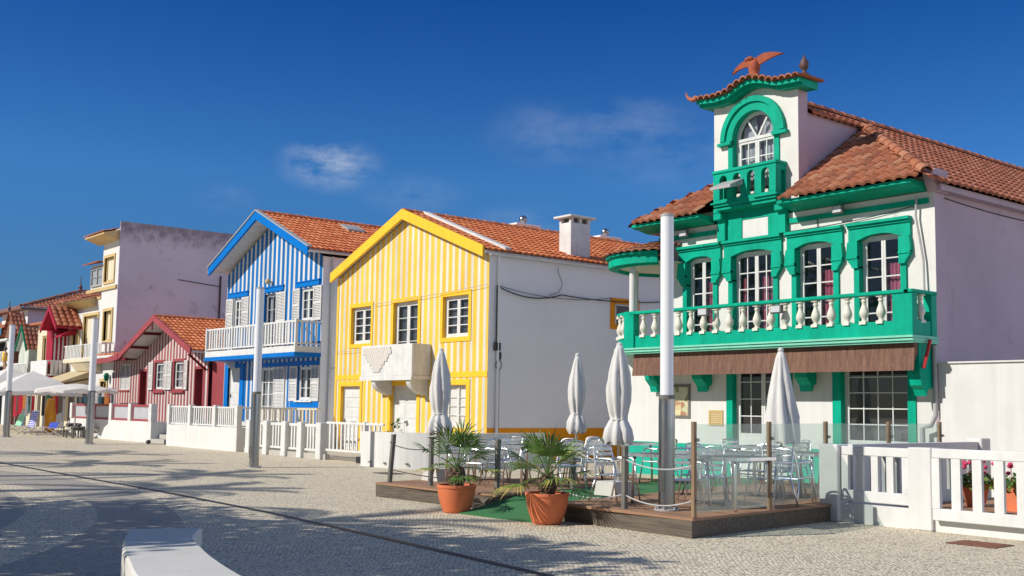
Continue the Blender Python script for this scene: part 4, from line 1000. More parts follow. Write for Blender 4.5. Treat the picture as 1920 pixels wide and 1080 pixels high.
b0 = M(); b0.lathe(BAL_PROF, (0,0,0), 10); b0.box(-.065,.065,-.065,.065,-.02,.04); b0.box(-.06,.06,-.06,.06,.51,.56)
proto = b0.build('baluster', plain('old_balusters', (.66,.64,.56), .8, .3, .15, 7), None, smooth=True, auto=40)
spots = [(-18.72+.385*k, y0+.06) for k in range(18)] + [(-11.53,19.15)] + [ (C0[0]+1.2*math.cos(math.radians(a)), C0[1]+1.2*math.sin(math.radians(a))) for a in (188,204,220,236,250)]
org = ORG[bal.name]
for k, (x, y) in enumerate(spots):
    o = proto if k == 0 else proto.copy()
    if k: COL.objects.link(o)
    o.parent = bal; o.location = (x-org.x, y-org.y, 3.345-org.z); o.rotation_euler = (0,0,random.uniform(-.05,.05)); o.scale = (1.14,1.14,1)
m = M()
for x in (-18.95,-17.4,-14.45):   # moulded corbels under the balcony
    w = .16; m = M(); m.prism([(yf,2.95),(19.22,2.95),(19.22,2.5),(19.26,2.32),(19.36,2.22),(19.42,2.16),(19.46,2.02),(19.5,2.14),(yf,2.2)], 'x', x-w, x+w); m.build('corbel', G, bal)
m = M()
m.prism([(yf,2.9),(18.98,2.93),(18.98,2.65),(19.0,2.35),(19.05,2.12),(19.15,2.05),(19.22,1.92),(19.3,2.06),(yf,2.1)], 'x', -11.72,-11.47)
m.build('corbel', G, bal)
m = M(); A = [(18.86,2.925),(18.83,2.62),(18.80,2.40),(18.83,2.40),(18.87,2.60),(19.1,2.92)]; m.prism(A, 'x', -19.1, -11.49); m.build('awning', MT['awn'], H)
m = M(); m.tube([(-19.1,18.95,2.84),(-11.5,18.95,2.84)], .045, 8); m.build('awning_roller', MT['rust'], H)
# round corner porch
for q, r in ((((-19.15,18.86,3.96),(-19.15,18.86,5.14)), .085), (((-20.1,19.9,3.94),(-20.1,19.9,5.13)), .075)): m = M(); m.tube(q, r, 14); m.build('porch_column', MT['white'], H, smooth=True, auto=40)
m = M(); n = 32
for k in range(n):
    a0, a1 = 2*PI*k/n, 2*PI*(k+1)/n
    P = lambda r, t: (C0[0]+r*math.cos(t), C0[1]+r*math.sin(t))
    if P(1.5,(a0+a1)/2)[0] > -18.15: continue
    m.prism([P(1.36,a0),P(1.36,a1),P(1.50,a1),P(1.50,a0)], 'z', 5.11, 5.33)
    m.prism([P(1.26,a0),P(1.26,a1),P(1.36,a1),P(1.36,a0)], 'z', 5.07, 5.15)
    m.prism([P(1.44,a0),P(1.44,a1),P(1.58,a1),P(1.58,a0)], 'z', 5.33, 5.38)
m.build('porch_fascia', G, H)
m = M(); m.prism([p for p in arcpts(1.34,0,360,32)[:-1] if p[0] < -18.1], 'z', 5.15, 5.17); m.build('porch_ceiling', MT['cream_lt'], H)
m = M(); nt = 46
for j, (r0, z0_, r1, z1_) in enumerate(((1.66,5.37,1.30,5.47),(1.34,5.48,.92,5.59),(.96,5.60,.5,5.71),(.55,5.72,.05,5.79))):
    for k in range(nt):
        tt = min(1, max(0, random.gauss(.5,.3))); base = len(m.v); da = 2*PI/nt
        if C0[0]+r0*math.cos(da*(k+.5)) > -18.1: continue
        for r_, z_ in ((r0,z0_),(r1,z1_)):
            for i in range(5):
                a = da*(k + i/4); h = math.sin(PI*i/4)*.05
                m.v.append((C0[0]+r_*math.cos(a), C0[1]+r_*math.sin(a), z_+h))
        for i in range(4): m.f.append((base+i, base+i+1, base+6+i, base+5+i)); m.t.append(tt)
m.build('porch_tiles', MT['tile_b'], H)
# small fittings
def floodlight(x, y, z, w=.26, tilt=.35, name='floodlight'):
    m = M(); m.bbox(x-w/2, x+w/2, y-.10, y, z-.09, z+.09, .015); m.box(x-.03, x+.03, y, yf if y > 19 else y+.08, z-.02, z+.02)
    f = m.build(name, MT['flood'], H); m = M(); m.box(x-w/2+.03, x+w/2-.03, y-.108, y-.1, z-.065, z+.065); m.build('lamp_glass', MT['infill'], f)
floodlight(-13.55, 19.45, 5.85); floodlight(-17.95, 19.45, 5.84); floodlight(-16.6, 18.64, 3.80, .3); floodlight(-14.55, 18.64, 3.74, .3)
m = M(); m.prism([(19.2,6.72),(18.75,6.60),(18.75,6.66),(19.2,6.86)], 'x', -16.55,-15.95); f = m.build('area_light', MT['zinc'], H); m = M(); m.prism([(19.15,6.705),(18.8,6.612),(18.8,6.60),(19.15,6.69)], 'x', -16.5,-16.0); m.build('lamp_glass', MT['infill'], f)
pipe(H, [(-11.78,19.5,5.9),(-11.80,19.5,5.5),(-11.66,19.52,4.6),(-11.64,19.5,3.96)], .022, MT['zinc'], 'thin_pipe', 6)
pipe(H, [(-11.42,19.45,2.9),(-11.42,19.45,1.55),(-11.5,19.4,1.35),(-11.68,19.4,1.3),(-11.68,19.4,.1)], .05, MT['zinc'])
m = M(); m.tube([(-11.36,19.2,3.0),(-11.42,19.05,2.45)], .035, 6); m.build('red_lever', solid_col('red_plastic', (.45,.02,.02)), H)
m = M(); m.tube(sag((-11.9,19.56,5.72),(-14.9,19.56,5.56),.05), .010, 4); m.tube([(-14.2,19.57,5.75),(-14.2,19.57,5.55)], .012, 4); m.tube(sag((-11.49,19.9,5.9),(-11.49,27,6.0),.12), .012, 4); m.build('wall_cable', MT['cable'], H); m = M(); m.tube(sag((-11.9,19.56,5.70),(-11.49,19.9,5.9),.02), .01, 4); m.build('wall_cable', MT['cable'], H)
# eagle statue
root = thing('eagle_statue', (-15.73,19.35,9.18), 'terracotta eagle statue with wings raised, perched on top of the green tower roof', 'statue')
e = M(); bx, by, bz = -15.73, 19.35, 9.18
e.lathe([(.13,0),(.14,.05),(.11,.10),(.12,.16),(.135,.24),(.125,.32),(.10,.38),(.07,.43),(.045,.47)], (bx,by,bz), 12, wob=lambda t,z: 1+.10*math.sin(t*3+z*20))
e.tube([(bx-.02,by-.03,bz+.40),(bx-.07,by-.08,bz+.46),(bx-.13,by-.13,bz+.43),(bx-.16,by-.16,bz+.37)], [.07,.062,.04,.008], 8)
body = e.build('body', MT['terra_st'], root, smooth=True)
def wing(s, pts_up, pts_dn):
    w = M(); n = len(pts_up)
    for i in range(n-1):
        a, b = pts_up[i], pts_up[i+1]; c, d = pts_dn[i], pts_dn[i+1]
        A = [(bx+a[0],by-.035+abs(a[0])*.12,bz+a[1]),(bx+b[0],by-.035+abs(b[0])*.12,bz+b[1]),(bx+d[0],by-.015+abs(d[0])*.12,bz+d[1]),(bx+c[0],by-.015+abs(c[0])*.12,bz+c[1])]
        Bq = [(p[0],p[1]+.045,p[2]) for p in A]
        w.poly(A[::-1] if s > 0 else A); w.poly(Bq if s > 0 else Bq[::-1]); w.poly([A[0],A[1],Bq[1],Bq[0]]); w.poly([A[3],A[2],Bq[2],Bq[3]])
    return w.build('wing', MT['terra_st'], root)
wing(-1, [(-.03,.40),(-.14,.46),(-.30,.47),(-.46,.43),(-.60,.36),(-.70,.27)], [(-.05,.25),(-.15,.29),(-.28,.32),(-.42,.32),(-.56,.30),(-.71,.25)])
wing(1, [(.03,.40),(.12,.48),(.26,.52),(.44,.51),(.60,.47),(.75,.42)], [(.06,.25),(.16,.29),(.28,.33),(.44,.38),(.60,.40),(.76,.41)])
# ------------------------------------------------------------------ GROUND
m = M(); m.poly([(-400,-200,0),(120,-200,0),(120,300,0),(-400,300,0)]); tag(m.build('ground', MT['cobble']), kind='structure')
m = M(); m.poly([(-45,16.3,.004),(-25.2,16.3,.004),(-25.2,19.58,.004),(-45,19.58,.004)]); tag(m.build('forecourt_paving', MT['flag']), kind='structure')
m = M(); m.poly([(-9.4,13.95,.20),(2,13.95,.20),(2,19.5,.20),(-9.4,19.5,.20)]); m.poly([(-9.4,13.95,0),(2,13.95,0),(2,13.95,.20),(-9.4,13.95,.20)]); tag(m.build('courtyard_floor', MT['deck']), kind='structure')
m = M(); P = [(-62,8.05),(-31,7.66),(-20,7.62),(-15.35,7.48),(-11.5,7.2),(-8.1,6.9),(-4,6.2)]
for (a, b), (c, d) in zip(P, P[1:]):
    m.poly([(a,b-.055,.006),(c,d-.055,.006),(c,d+.055,.006),(a,b+.055,.006)])
top(m, 'drain_channel', MT['black'], 'long dark slotted drain running diagonally across the cobbled square', 'drain')
m = M(); m.bbox(-7.32,-6.68,12.62,13.10,.002,.012,.004)
for k in range(6): m.box(-7.25,-6.75,12.67+k*.07,12.69+k*.07,.012,.016)
top(m, 'drain_cover', MT['rust'], 'rusty metal drain cover in the paving in front of the white fence', 'drain cover')
m = M(); m.bbox(-22.85,-22.1,13.85,14.3,.002,.012,.004); top(m, 'manhole_cover', MT['black'], 'dark manhole cover in the paving left of the rope posts', 'manhole cover')

# ------------------------------------------------------------------ FENCES AND GARDEN WALLS
W = MT['white']
F = thing('red_framed_fence', (-49.3,16.4,0), 'white wall topped by dark red framed white panels before the red cottage', 'fence')
m = M(); m.box(-54.4,-44.0,16.35,16.55,0,.84); m.box(-44.2,-44.0,16.55,19.5,0,.84); m.build('wall', MT['white_wall'], F)
ps = [-54.3,-51.3,-48.85,-46.5,-44.15]
for x in ps:
    m = M(); m.bbox(x-.15,x+.15,16.33,16.57,.84 if x > -54 else .84,1.56,.01); m.build('post', W, F)
for a, b in zip(ps, ps[1:]):
    m = M(); frame_ring(m, (a+.15,b-.15,.84,1.52), (a+.25,b-.25,.93,1.43), 16.41, 16.49); m.build('panel_frame', MT['red'], F)
    m = M()
    n = 14
    for k in range(n): m.box(a+.25+(b-a-.5)*k/n, a+.25+(b-a-.5)*(k+.72)/n, 16.44, 16.46, .93, 1.43)
    m.box(a+.25,b-.25,16.462,16.47,.93,1.43); m.build('infill_panel', MT['infill'], F)
Gt = thing('red_gate', (-43.1,16.9,0), 'low dark red railing gate between the white fences, reached by stone steps', 'gate')
m = M(); slat_panel(m, -43.95, -42.35, .88, 1.46, 17.3, 7, .05, .08, .08); m.build('railing', MT['red'], Gt)
m = M(); m.box(-44,-41.45,17.2,17.4,0,.86); m.build('base_wall', MT['white_wall'], Gt)
m = M()
for k in range(3): m.bbox(-43.95,-41.5,16.35+k*.32,17.2,k*.17,(k+1)*.17,.015)
top(m, 'stone_steps', MT['concrete'], 'three worn stone steps between the red-framed fence and the white fence', 'steps')
m = M(); m.lathe([(.04,0),(.08,.03),(.10,.08),(.08,.13),(.03,.16)], (-43.0,15.9,.0), 10); top(m, 'doorstop_ball', MT['black'], 'small dark ball lying at the foot of the stone steps', 'ball')
F = thing('white_baluster_fence', (-38.1,16,0), 'white wall with a white slatted railing on top before the blue house', 'fence')
m = M(); m.box(-41.3,-35.1,15.95,16.12,0,.80); m.box(-35.27,-35.1,16.12,19.4,0,.80); m.build('wall', MT['white_wall'], F)
ps = [-41.2,-39.2,-37.0,-35.2]
for x in ps: m = M(); m.bbox(x-.1,x+.1,15.94,16.13,.8,1.55,.01); m.build('post', W, F)
for a, b in zip(ps, ps[1:]): m = M(); slat_panel(m, a+.1, b-.1, .82, 1.50, 16.03, 9, .08, .06, .05); m.build('railing', W, F)
m = M(); slat_panel_y(m, 16.15, 19.2, .82, 1.50, -35.2, 14, .08, .06, .05); m.build('railing', W, F)
F = thing('stair_railing', (-36,18.2,0), 'pale slatted railing on the raised landing under the blue house balcony', 'fence')
m = M(); slat_panel(m, -38.4, -33.7, .55, 1.48, 18.2, 17, .09, .06, .06); m.build('railing', MT['cream_lt'], F)
m = M(); m.box(-42.4,-36.3,18.25,19.58,0,.9); top(m, 'house_landing', MT['white_wall'], 'raised white landing in front of the blue house doors', 'landing')
F = thing('white_picket_fence', (-31,16,0), 'white picket fence of short panels between square posts right of the second lamp post', 'fence')
ps = [-34.1,-32.83,-31.55,-30.5,-29.3]
m = M(); m.box(-34.5,-29.0,15.95,16.1,0,.16); m.build('plinth', MT['concrete'], F)
for x in ps: m = M(); m.bbox(x-.14,x+.14,15.86,16.12,0,1.08,.012); m.build('post', W, F)
for a, b in zip(ps, ps[1:]): m = M(); slat_panel(m, a+.16, b-.16, .22, 1.03, 16.0, 4 if b-a > 1.1 else 3, .085, .09, .07); m.build('panel', W, F)
F = thing('white_picket_gate', (-27.6,16,0), 'wide white picket gate in front of the yellow house door', 'gate')
m = M(); slat_panel(m, -28.95, -26.75, .26, 1.12, 15.95, 9, .075, .07, .07, .04); m.build('gate_leaf', W, F)
m = M(); slat_panel(m, -26.70, -25.75, .22, 1.12, 15.93, 3, .085, .07, .07); m.build('panel', W, F)
m = M(); m.bbox(-26.78,-26.68,15.88,16.02,.2,1.14,.01); m.build('post', W, F)
m = M(); m.bbox(-27.0,-26.7,15.8,16.0,0,.18,.02); m.build('stop_block', MT['black'], F)
m = M()
def ringwall(m, c, r0, r1, a0, a1, n, z0, z1):
    P = lambda r, a: (c[0]+r*math.cos(math.radians(a)), c[1]+r*math.sin(math.radians(a)))
    for k in range(n):
        s, e = a0+(a1-a0)*k/n, a0+(a1-a0)*(k+1)/n; m.prism([P(r0,s),P(r1,s),P(r1,e),P(r0,e)], 'z', z0, z1)
m.box(-25.7,-25.0,15.2,15.4,0,.92); ringwall(m, (-25.0,17.3), 1.9, 2.1, -90, 0, 18, 0, .92); m.box(-23.1,-22.9,17.3,19.3,0,.92)
cw = top(m, 'curved_garden_wall', MT['white_wall'], 'low curved white wall at the corner of the yellow house forecourt', 'wall')
m = M()
for x, y in ((-25.2,15.19),(-24.55,15.24),(-23.9,15.5)): m.lathe([(.05,0),(.05,.02)], (x,y-.01,.12), 8)
m.build('drain_hole', MT['black'], cw)
# right-hand white fence with its gates
F = thing('white_panel_fence', (-8.5,13.8,0), 'white fence with tall square openings and thick piers beside the glass screen', 'fence')
def open_panel(m, x0, x1, z0, z1, y, n, t=.07, sw=.11, lip=True):
    m.bbox(x0, x1, y-t/2, y+t/2, z1-.13, z1, .01); m.bbox(x0, x1, y-t/2, y+t/2, z0, z0+.16, .01)
    m.box(x0, x0+.11, y-t/2+.002, y+t/2-.002, z0+.16, z1-.13); m.box(x1-.11, x1, y-t/2+.002, y+t/2-.002, z0+.16, z1-.13)
    w = (x1-x0-.22-(n-1)*sw)/n
    for k in range(1, n): a = x0+.11+k*w+(k-1)*sw; m.box(a, a+sw, y-t/2+.006, y+t/2-.006, z0+.16, z1-.13)
m = M(); m.box(-9.95,1,13.74,13.92,0,.28); m.build('plinth', MT['white_wall'], F)
for a, b in ((-9.95,-9.62),(-8.48,-8.12)): m = M(); m.bbox(a,b,13.68,13.96,0,1.12,.015); m.build('pier', MT['white_wall'], F)
m = M(); open_panel(m, -9.60, -8.50, .31, 1.10, 13.78, 4); m.build('panel', W, F)
Gt = thing('white_sliding_gate', (-7,13.75,0), 'white gate of thick upright boards cut by the right picture edge', 'gate')
m = M(); open_panel(m, -8.08, -5.9, .16, 1.12, 13.66, 7, .07, .13); m.build('gate_leaf', W, Gt)
m = M(); open_panel(m, -5.8, -3.6, .16, 1.12, 13.66, 7, .07, .13); m.build('gate_leaf', W, Gt)
F = thing('return_fence', (-9.65,15.4,0), 'shaded white fence running back from the corner pier towards the tower house', 'fence')
m = M(); m.box(-9.72,-9.56,13.97,17.6,0,.36); m.box(-9.72,-9.56,13.97,17.6,.98,1.12)
for k in range(12): m.box(-9.70,-9.58,14.0+k*.31,14.13+k*.31,.36,.98)
m.build('panel', MT['white_wall'], F); m = M(); m.bbox(-9.8,-9.5,17.6,17.9,0,1.18,.015); m.build('pier', MT['white_wall'], F)
m = M(); m.box(-11.38,2,19.50,19.75,0,2.55); m.box(-11.4,2.02,19.46,19.78,2.55,2.58); top(m, 'courtyard_wall', MT['white_wall'], 'tall plain white courtyard wall at the right of the tower house', 'wall')

# ------------------------------------------------------------------ TERRACE
def deck(name, poly, label):
    D = thing(name, (poly[0][0], poly[0][1], 0), label, 'deck')
    m = M(); m.prism(poly, 'z', 0.0, .215); m.build('fascia', MT['timber'], D)
    # boards run along X: clip strips to the polygon
    m = M(); ys = [p[1] for p in poly]; y = min(ys); top_ = max(ys); bw = .135
    while y < top_:
        yc = y + bw/2; xs = []
        for (x0, y0), (x1, y1) in zip(poly, poly[1:]+poly[:1]):
            if (y0 - yc)*(y1 - yc) < 0: xs.append(x0 + (x1-x0)*(yc-y0)/(y1-y0))
        if len(xs) >= 2: m.box(min(xs)-.02, max(xs)+.02, y+.003, y+bw-.004, .217, .25)
        y += bw
    m.build('boards', MT['deck'], D); return D
deck('wooden_deck', [(-16.95,10.35),(-13.62,10.45),(-14.85,15.6),(-16.0,15.6),(-16.6,13.2),(-17.4,12.9)], 'timber terrace deck on the left of the green carpet, behind the left potted palm')
deck('wooden_deck', [(-12.1,10.40),(-9.42,10.33),(-9.75,13.6),(-9.78,17.4),(-13.5,17.4)], 'timber terrace deck on the right of the green carpet, in front of the tower house')
m = M(); A = [(-13.60,9.75,.006),(-11.95,9.85,.006),(-12.12,10.9,.20),(-12.3,11.4,.225),(-13.55,17.6,.23),(-15.4,17.6,.23),(-13.9,11.4,.225),(-13.7,10.9,.20)]
m.poly([A[0],A[1],A[2],A[7]]); m.poly([A[7],A[2],A[3],A[6]]); m.poly([A[6],A[3],A[4],A[5]])
top(m, 'green_carpet', MT['carpet'], 'bright green artificial grass runner ramping up between the two timber decks', 'carpet', solid=.012)
# glass wind screen
S = thing('glass_wind_screen', (-9.5,10.4,0), 'clear glass wind screen between brown posts on the right edge of the terrace', 'glass screen')
gp = [(-9.45,10.40),(-9.63,12.12),(-9.98,13.9),(-9.9,15.45),(-9.92,17.0)]
for x, y in gp:
    m = M(); m.bbox(x-.028,x+.028,y-.028,y+.028,.25,1.45,.006); p = m.build('post', MT['post'], S)
    m = M()
    for z in (.45, 1.22): m.lathe([(.018,-.02),(.03,-.01),(.03,.01),(.018,.02)], (x+.045,y+.02,z), 8)
    m.build('clamp', MT['steel'], p)
for (a, b), (c, d) in zip(gp, gp[1:]):
    dx, dy = (c-a), (d-b); L = math.hypot(dx, dy); ux, uy = dx/L, dy/L
    p0 = (a+ux*.05, b+uy*.05); p1 = (c-ux*.05, d-uy*.05); nx, ny = -uy*.005, ux*.005
    m = M(); m.prism([(p0[0]+nx,p0[1]+ny),(p1[0]+nx,p1[1]+ny),(p1[0]-nx,p1[1]-ny),(p0[0]-nx,p0[1]-ny)], 'z', .30, 1.42); m.build('glass_pane', MT['screen'], S)
# rope posts and ropes
rp = [((-16.82,10.55),.82,(.10,0),'leaning grey wooden rope post at the left corner of the left deck'), ((-15.75,10.70),.80,(0,0),'grey wooden rope post behind the left potted palm'), ((-13.78,10.62),.82,(0,0),'thick grey wooden rope post at the right front corner of the left deck'), ((-10.82,10.52),.82,(0,0),'thick grey wooden rope post left of the nearest lamp post'), ((-14.0,12.4),.8,(0,0),'grey wooden rope post beside the carpet behind the right potted palm')]
for (x, y), h, ln, lab in rp:
    m = M(); m.tube([(x,y,.25),(x+ln[0]*.5,y,.25+h*.5),(x+ln[0],y,.25+h)], .045, 8); m.lathe([(.05,0),(.045,.03)], (x+ln[0],y,.25+h), 8)
    m.tube([(x+ln[0]*.8+.04*math.cos(a),y+.05*math.sin(a),.25+h*.86) for a in [k*.7 for k in range(10)]], .013, 5)
    top(m, 'rope_post', MT['greypost'], lab, 'post', 'wooden rope posts around the terrace')
def rope(a, b, s, mat, lab, r=.009):
    m = M(); m.tube(sag(a, b, s), r, 5); top(m, 'rope', mat, lab, 'rope')
rope((-16.74,10.55,.92),(-15.75,10.70,.88),.05, MT['cable'], 'upper dark rope at the left end of the terrace')
rope((-15.75,10.70,.88),(-13.78,10.62,.92),.07, MT['cable'], 'upper dark rope behind the left potted palm')
rope((-16.8,10.55,.48),(-13.78,10.62,.48),.07, MT['cable'], 'lower dark rope along the left deck edge')
rope((-10.82,10.52,.92),(-9.47,10.40,.90),.09, MT['wire'], 'pale rope between the thick post and the glass screen, passing the lamp post')
rope((-10.82,10.52,.44),(-9.47,10.40,.46),.10, MT['wire'], 'lower pale rope hanging near the deck by the lamp post')
rope((-12.05,10.45,.42),(-10.82,10.52,.45),.08, MT['wire'], 'lower pale rope over the left end of the right deck')
rope((-13.95,12.4,.9),(-10.82,10.52,.92),.10, MT['wire'], 'upper pale rope crossing above the green carpet')
# cafe chairs
def make_chair():
    r = thing('cafe_chair', (0,0,0), 'x', 'chair', 'aluminium café chairs on the terrace')
    A = MT['alu']
    for s in (-1, 1):
        m = M(); m.tube([(s*.285,-.27,0),(s*.265,-.20,.42),(s*.26,-.18,.62)], .014, 8); m.build('leg', A, r, smooth=True)
        m = M(); m.tube([(s*.275,.30,0),(s*.24,.17,.42)], .014, 8); m.build('leg', A, r, smooth=True)
        m = M(); m.tube([(s*.26,-.18,.62),(s*.265,-.15,.665),(s*.275,-.08,.68),(s*.28,.08,.675),(s*.265,.17,.67),(s*.235,.21,.66)], .015, 8); m.bbox(s*.275-.022,s*.275+.022,-.13,.10,.685,.70,.006); m.build('armrest', A, r, smooth=True, auto=40)
    m = M(); m.tube([(-.25,-.20,.42),(.25,-.20,.42)], .011, 6); m.tube([(-.24,.17,.41),(.24,.17,.41)], .011, 6)
    for s in (-1, 1): m.tube([(s*.255,-.20,.42),(s*.24,.17,.42)], .012, 6)
    for k in range(6): m.bbox(-.235,.235,-.19+k*.062,-.142+k*.062,.428-.004*abs(2.5-k),.440-.004*abs(2.5-k),.004)
    m.build('seat', A, r, smooth=True, auto=30)
    m = M()
    for s in (-1, 1): m.tube([(s*.24,.17,.42),(s*.232,.21,.62),(s*.205,.27,.84)], .014, 8)
    m.tube([(-.205,.27,.84),(-.12,.295,.865),(0,.305,.87),(.12,.295,.865),(.205,.27,.84)], .014, 8)
    for k in range(4):
        z = .55 + k*.078; y = .205 + (z-.55)*.22; h = .052
        pts = [(-.225,y-.01),(-.12,y+.025),(0,y+.035),(.12,y+.025),(.225,y-.01)]
        for (a, b), (c, d) in zip(pts, pts[1:]):
            m.prism([(a,b),(c,d),(c,d+.008),(a,b+.008)], 'z', z, z+h)
    m.build('backrest', A, r, smooth=True, auto=30)
    return r
def make_table():
    r = thing('cafe_table', (0,0,0), 'x', 'table', 'grey-topped café tables on the terrace')
    m = M(); m.bbox(-.40,.40,-.38,.38,.685,.715,.006); tp = m.build('tabletop', MT['tabletop'], r)
    m = M(); frame_ring2 = [(-.412,.412,-.392,-.38),(-.412,.412,.38,.392),(-.412,-.40,-.38,.38),(.40,.412,-.38,.38)]
    for a, b, c, d in frame_ring2: m.box(a,b,c,d,.675,.718)
    m.build('rim', MT['alu'], tp)
    for sx_ in (-1, 1):
        for sy_ in (-1, 1):
            m = M(); m.tube([(sx_*.33,sy_*.33,0),(sx_*.32,sy_*.32,.60),(sx_*.30,sy_*.30,.684)], .021, 8); m.build('leg', MT['alu'], r, smooth=True)
    return r
tp = make_table(); chp = make_chair()
tabs = [(-11.05,11.55,'café table just left of the nearest lamp post'), (-9.98,11.80,'café table right behind the first glass pane'), (-10.45,14.05,'café table behind the second glass pane near the white fence'),
        (-16.0,11.75,'café table behind the left potted palm'), (-14.75,11.95,'café table between the two potted palms on the left deck'), (-15.65,13.3,'café table by the parasol nearest the grey side wall'),
        (-12.75,15.9,'café table farthest back before the tower house door'), (-11.35,13.2,'café table behind the lamp post, second row'), (-14.95,14.6,'café table at the far back of the left deck')]
for k, (x, y, lab) in enumerate(tabs):
    o = tp if k == 0 else copy_tree(tp); place(o, (x, y, .25), random.uniform(-.06,.06), lab)
chs = [(-11.72,11.20,95,'café chair facing right at the table left of the lamp post'), (-11.0,12.30,178+180,'café chair behind the table left of the lamp post'), (-10.42,11.32,60,'café chair just right of the lamp post, seen from behind'),
       (-9.95,12.55,0,'café chair behind the first glass pane table'), (-10.68,12.1,88,'café chair at the left side of the glass pane table'),
       (-9.98,13.05,185,'café chair with its back to the first pane table, by the second post'), (-11.1,14.3,92,'café chair left of the table near the white fence'), (-10.4,14.85,5,'café chair behind the table near the white fence'),
       (-15.3,11.45,-80,'café chair right of the table behind the left palm'), (-16.75,11.9,85,'leftmost café chair on the terrace'), (-16.0,12.5,2,'café chair behind the leftmost table'),
       (-14.1,12.3,-95,'café chair beside the carpet right of the left deck table'), (-14.8,12.75,4,'café chair behind the table between the palms'), (-15.45,12.2,100,'café chair squeezed between two left deck tables'),
       (-15.6,14.05,0,'café chair behind the table by the grey wall parasol'), (-14.9,13.5,-85,'café chair right of the grey wall parasol table'), (-12.0,13.5,90,'café chair left of the second row table'),
       (-11.3,13.95,0,'café chair behind the second row table'), (-12.1,15.8,-90,'café chair right of the farthest table'), (-13.4,16.0,90,'café chair left of the farthest table'), (-14.3,14.8,-92,'café chair right of the far back table on the left deck'), (-12.7,16.7,0,'café chair nearest the tower house door')]
for k, (x, y, a, lab) in enumerate(chs):
    o = chp if k == 0 else copy_tree(chp)
    place(o, (x, y, .25), math.radians(a + random.uniform(-6,6)), 'aluminium slatted ' + lab); o.scale = (.95,.95,.93)

# ------------------------------------------------------------------ PARASOLS
def closed_parasol(x, y, z0, top_z, prof, lab, lean=(0,0), tie=True, seed=0):
    T = thing('closed_parasol', (x,y,z0), lab, 'parasol', 'closed parasols on the terrace'); rnd = random.Random(seed)
    f = lambda z: (x+lean[0]*(z-z0), y+lean[1]*(z-z0), z)
    m = M(); m.tube([f(z0+.0), f(top_z)], .022, 10); m.build('pole', MT['alu'], T, smooth=True)
    ph = rnd.uniform(0, 6); nb = 8; base = len([]); m = M(); N = 48; rings = []
    for r, z in prof:
        c = f(z); b0_ = len(m.v); tw = (z-z0)*.9*rnd.uniform(.96,1.04)
        k_ = min(1, (top_z - z)*3)
        for i in range(N):
            t_ = 2*PI*i/N; q = r*(1 + k_*(.34*abs(math.sin(nb/2*t_+ph+tw)) - .22 + .07*math.sin(3*t_+z*5+ph) + .05*math.sin(11*t_+z*9)))
            m.v.append((c[0]+q*math.cos(t_), c[1]+q*math.sin(t_), z + (k_*.03*math.sin(nb*t_+ph) if z == prof[0][1] else 0)))
        rings.append(b0_)
    for a, b in zip(rings, rings[1:]):
        for i in range(N): j = (i+1)%N; m.f.append((a+i,a+j,b+j,b+i)); m.t.append(.5)
    m.f.append(tuple(rings[-1]+i for i in range(N))); m.t.append(.5)
    m.build('canopy', MT['fabric'], T, smooth=True)
    if tie: 
        zt, rt = tie; c = f(zt); m = M(); m.tube([(c[0]+rt*math.cos(a), c[1]+rt*math.sin(a), zt+.01*math.sin(a)) for a in [k*2*PI/16 for k in range(17)]], .012, 6); m.build('strap', MT['fabric'], T)
    m = M(); c = f(top_z); m.lathe([(.03,0),(.05,.02),(.045,.05),(.015,.07)], (c[0],c[1],top_z-.02), 10); m.build('cap', MT['fabric'], T)
    return T
tied = [(.20,1.06),(.235,1.14),(.21,1.28),(.15,1.40),(.125,1.44),(.15,1.52),(.19,1.72),(.20,1.92),(.17,2.16),(.12,2.38),(.075,2.54),(.05,2.60)]
def shift(p, dz, s=1): return [(r*s, z+dz) for r, z in p]
closed_parasol(-16.78,11.57,.25,2.63,shift(tied,.03,.92),'closed grey parasol in front of the yellow house door', seed=1, tie=(1.47,.125), lean=(.0,.0))
closed_parasol(-16.59,14.76,.25,2.66,shift(tied,.05,.82),'closed grey parasol before the blank grey side wall', seed=2, tie=(1.49,.11), lean=(.01,0))
closed_parasol(-12.56,12.07,.25,2.60,shift(tied,.0,.96),'closed grey parasol nearest the tower house, left of the lamp post', seed=3, tie=(1.44,.13), lean=(.005,.0))
closed_parasol(-11.79,15.17,.25,2.63,[(.30,1.06),(.29,1.2),(.26,1.5),(.20,1.85),(.14,2.2),(.085,2.5),(.05,2.61)],'half-folded untied parasol in front of the tower house door', seed=5, tie=None, lean=(.0,.0))
for (x, y, lab) in ((-12.6,12.05,'white block weighing down the parasol foot beside the green carpet'), (-16.8,11.6,'pale concrete block under the leftmost closed parasol')):
    m = M(); m.prism([(-.26,0),(.26,0),(.2,.22),(-.2,.22)], 'y', -.22, .22); o = m.build('parasol_base', MT['bench']); o.location = (x, y, .25); tag(o, lab, 'parasol base')
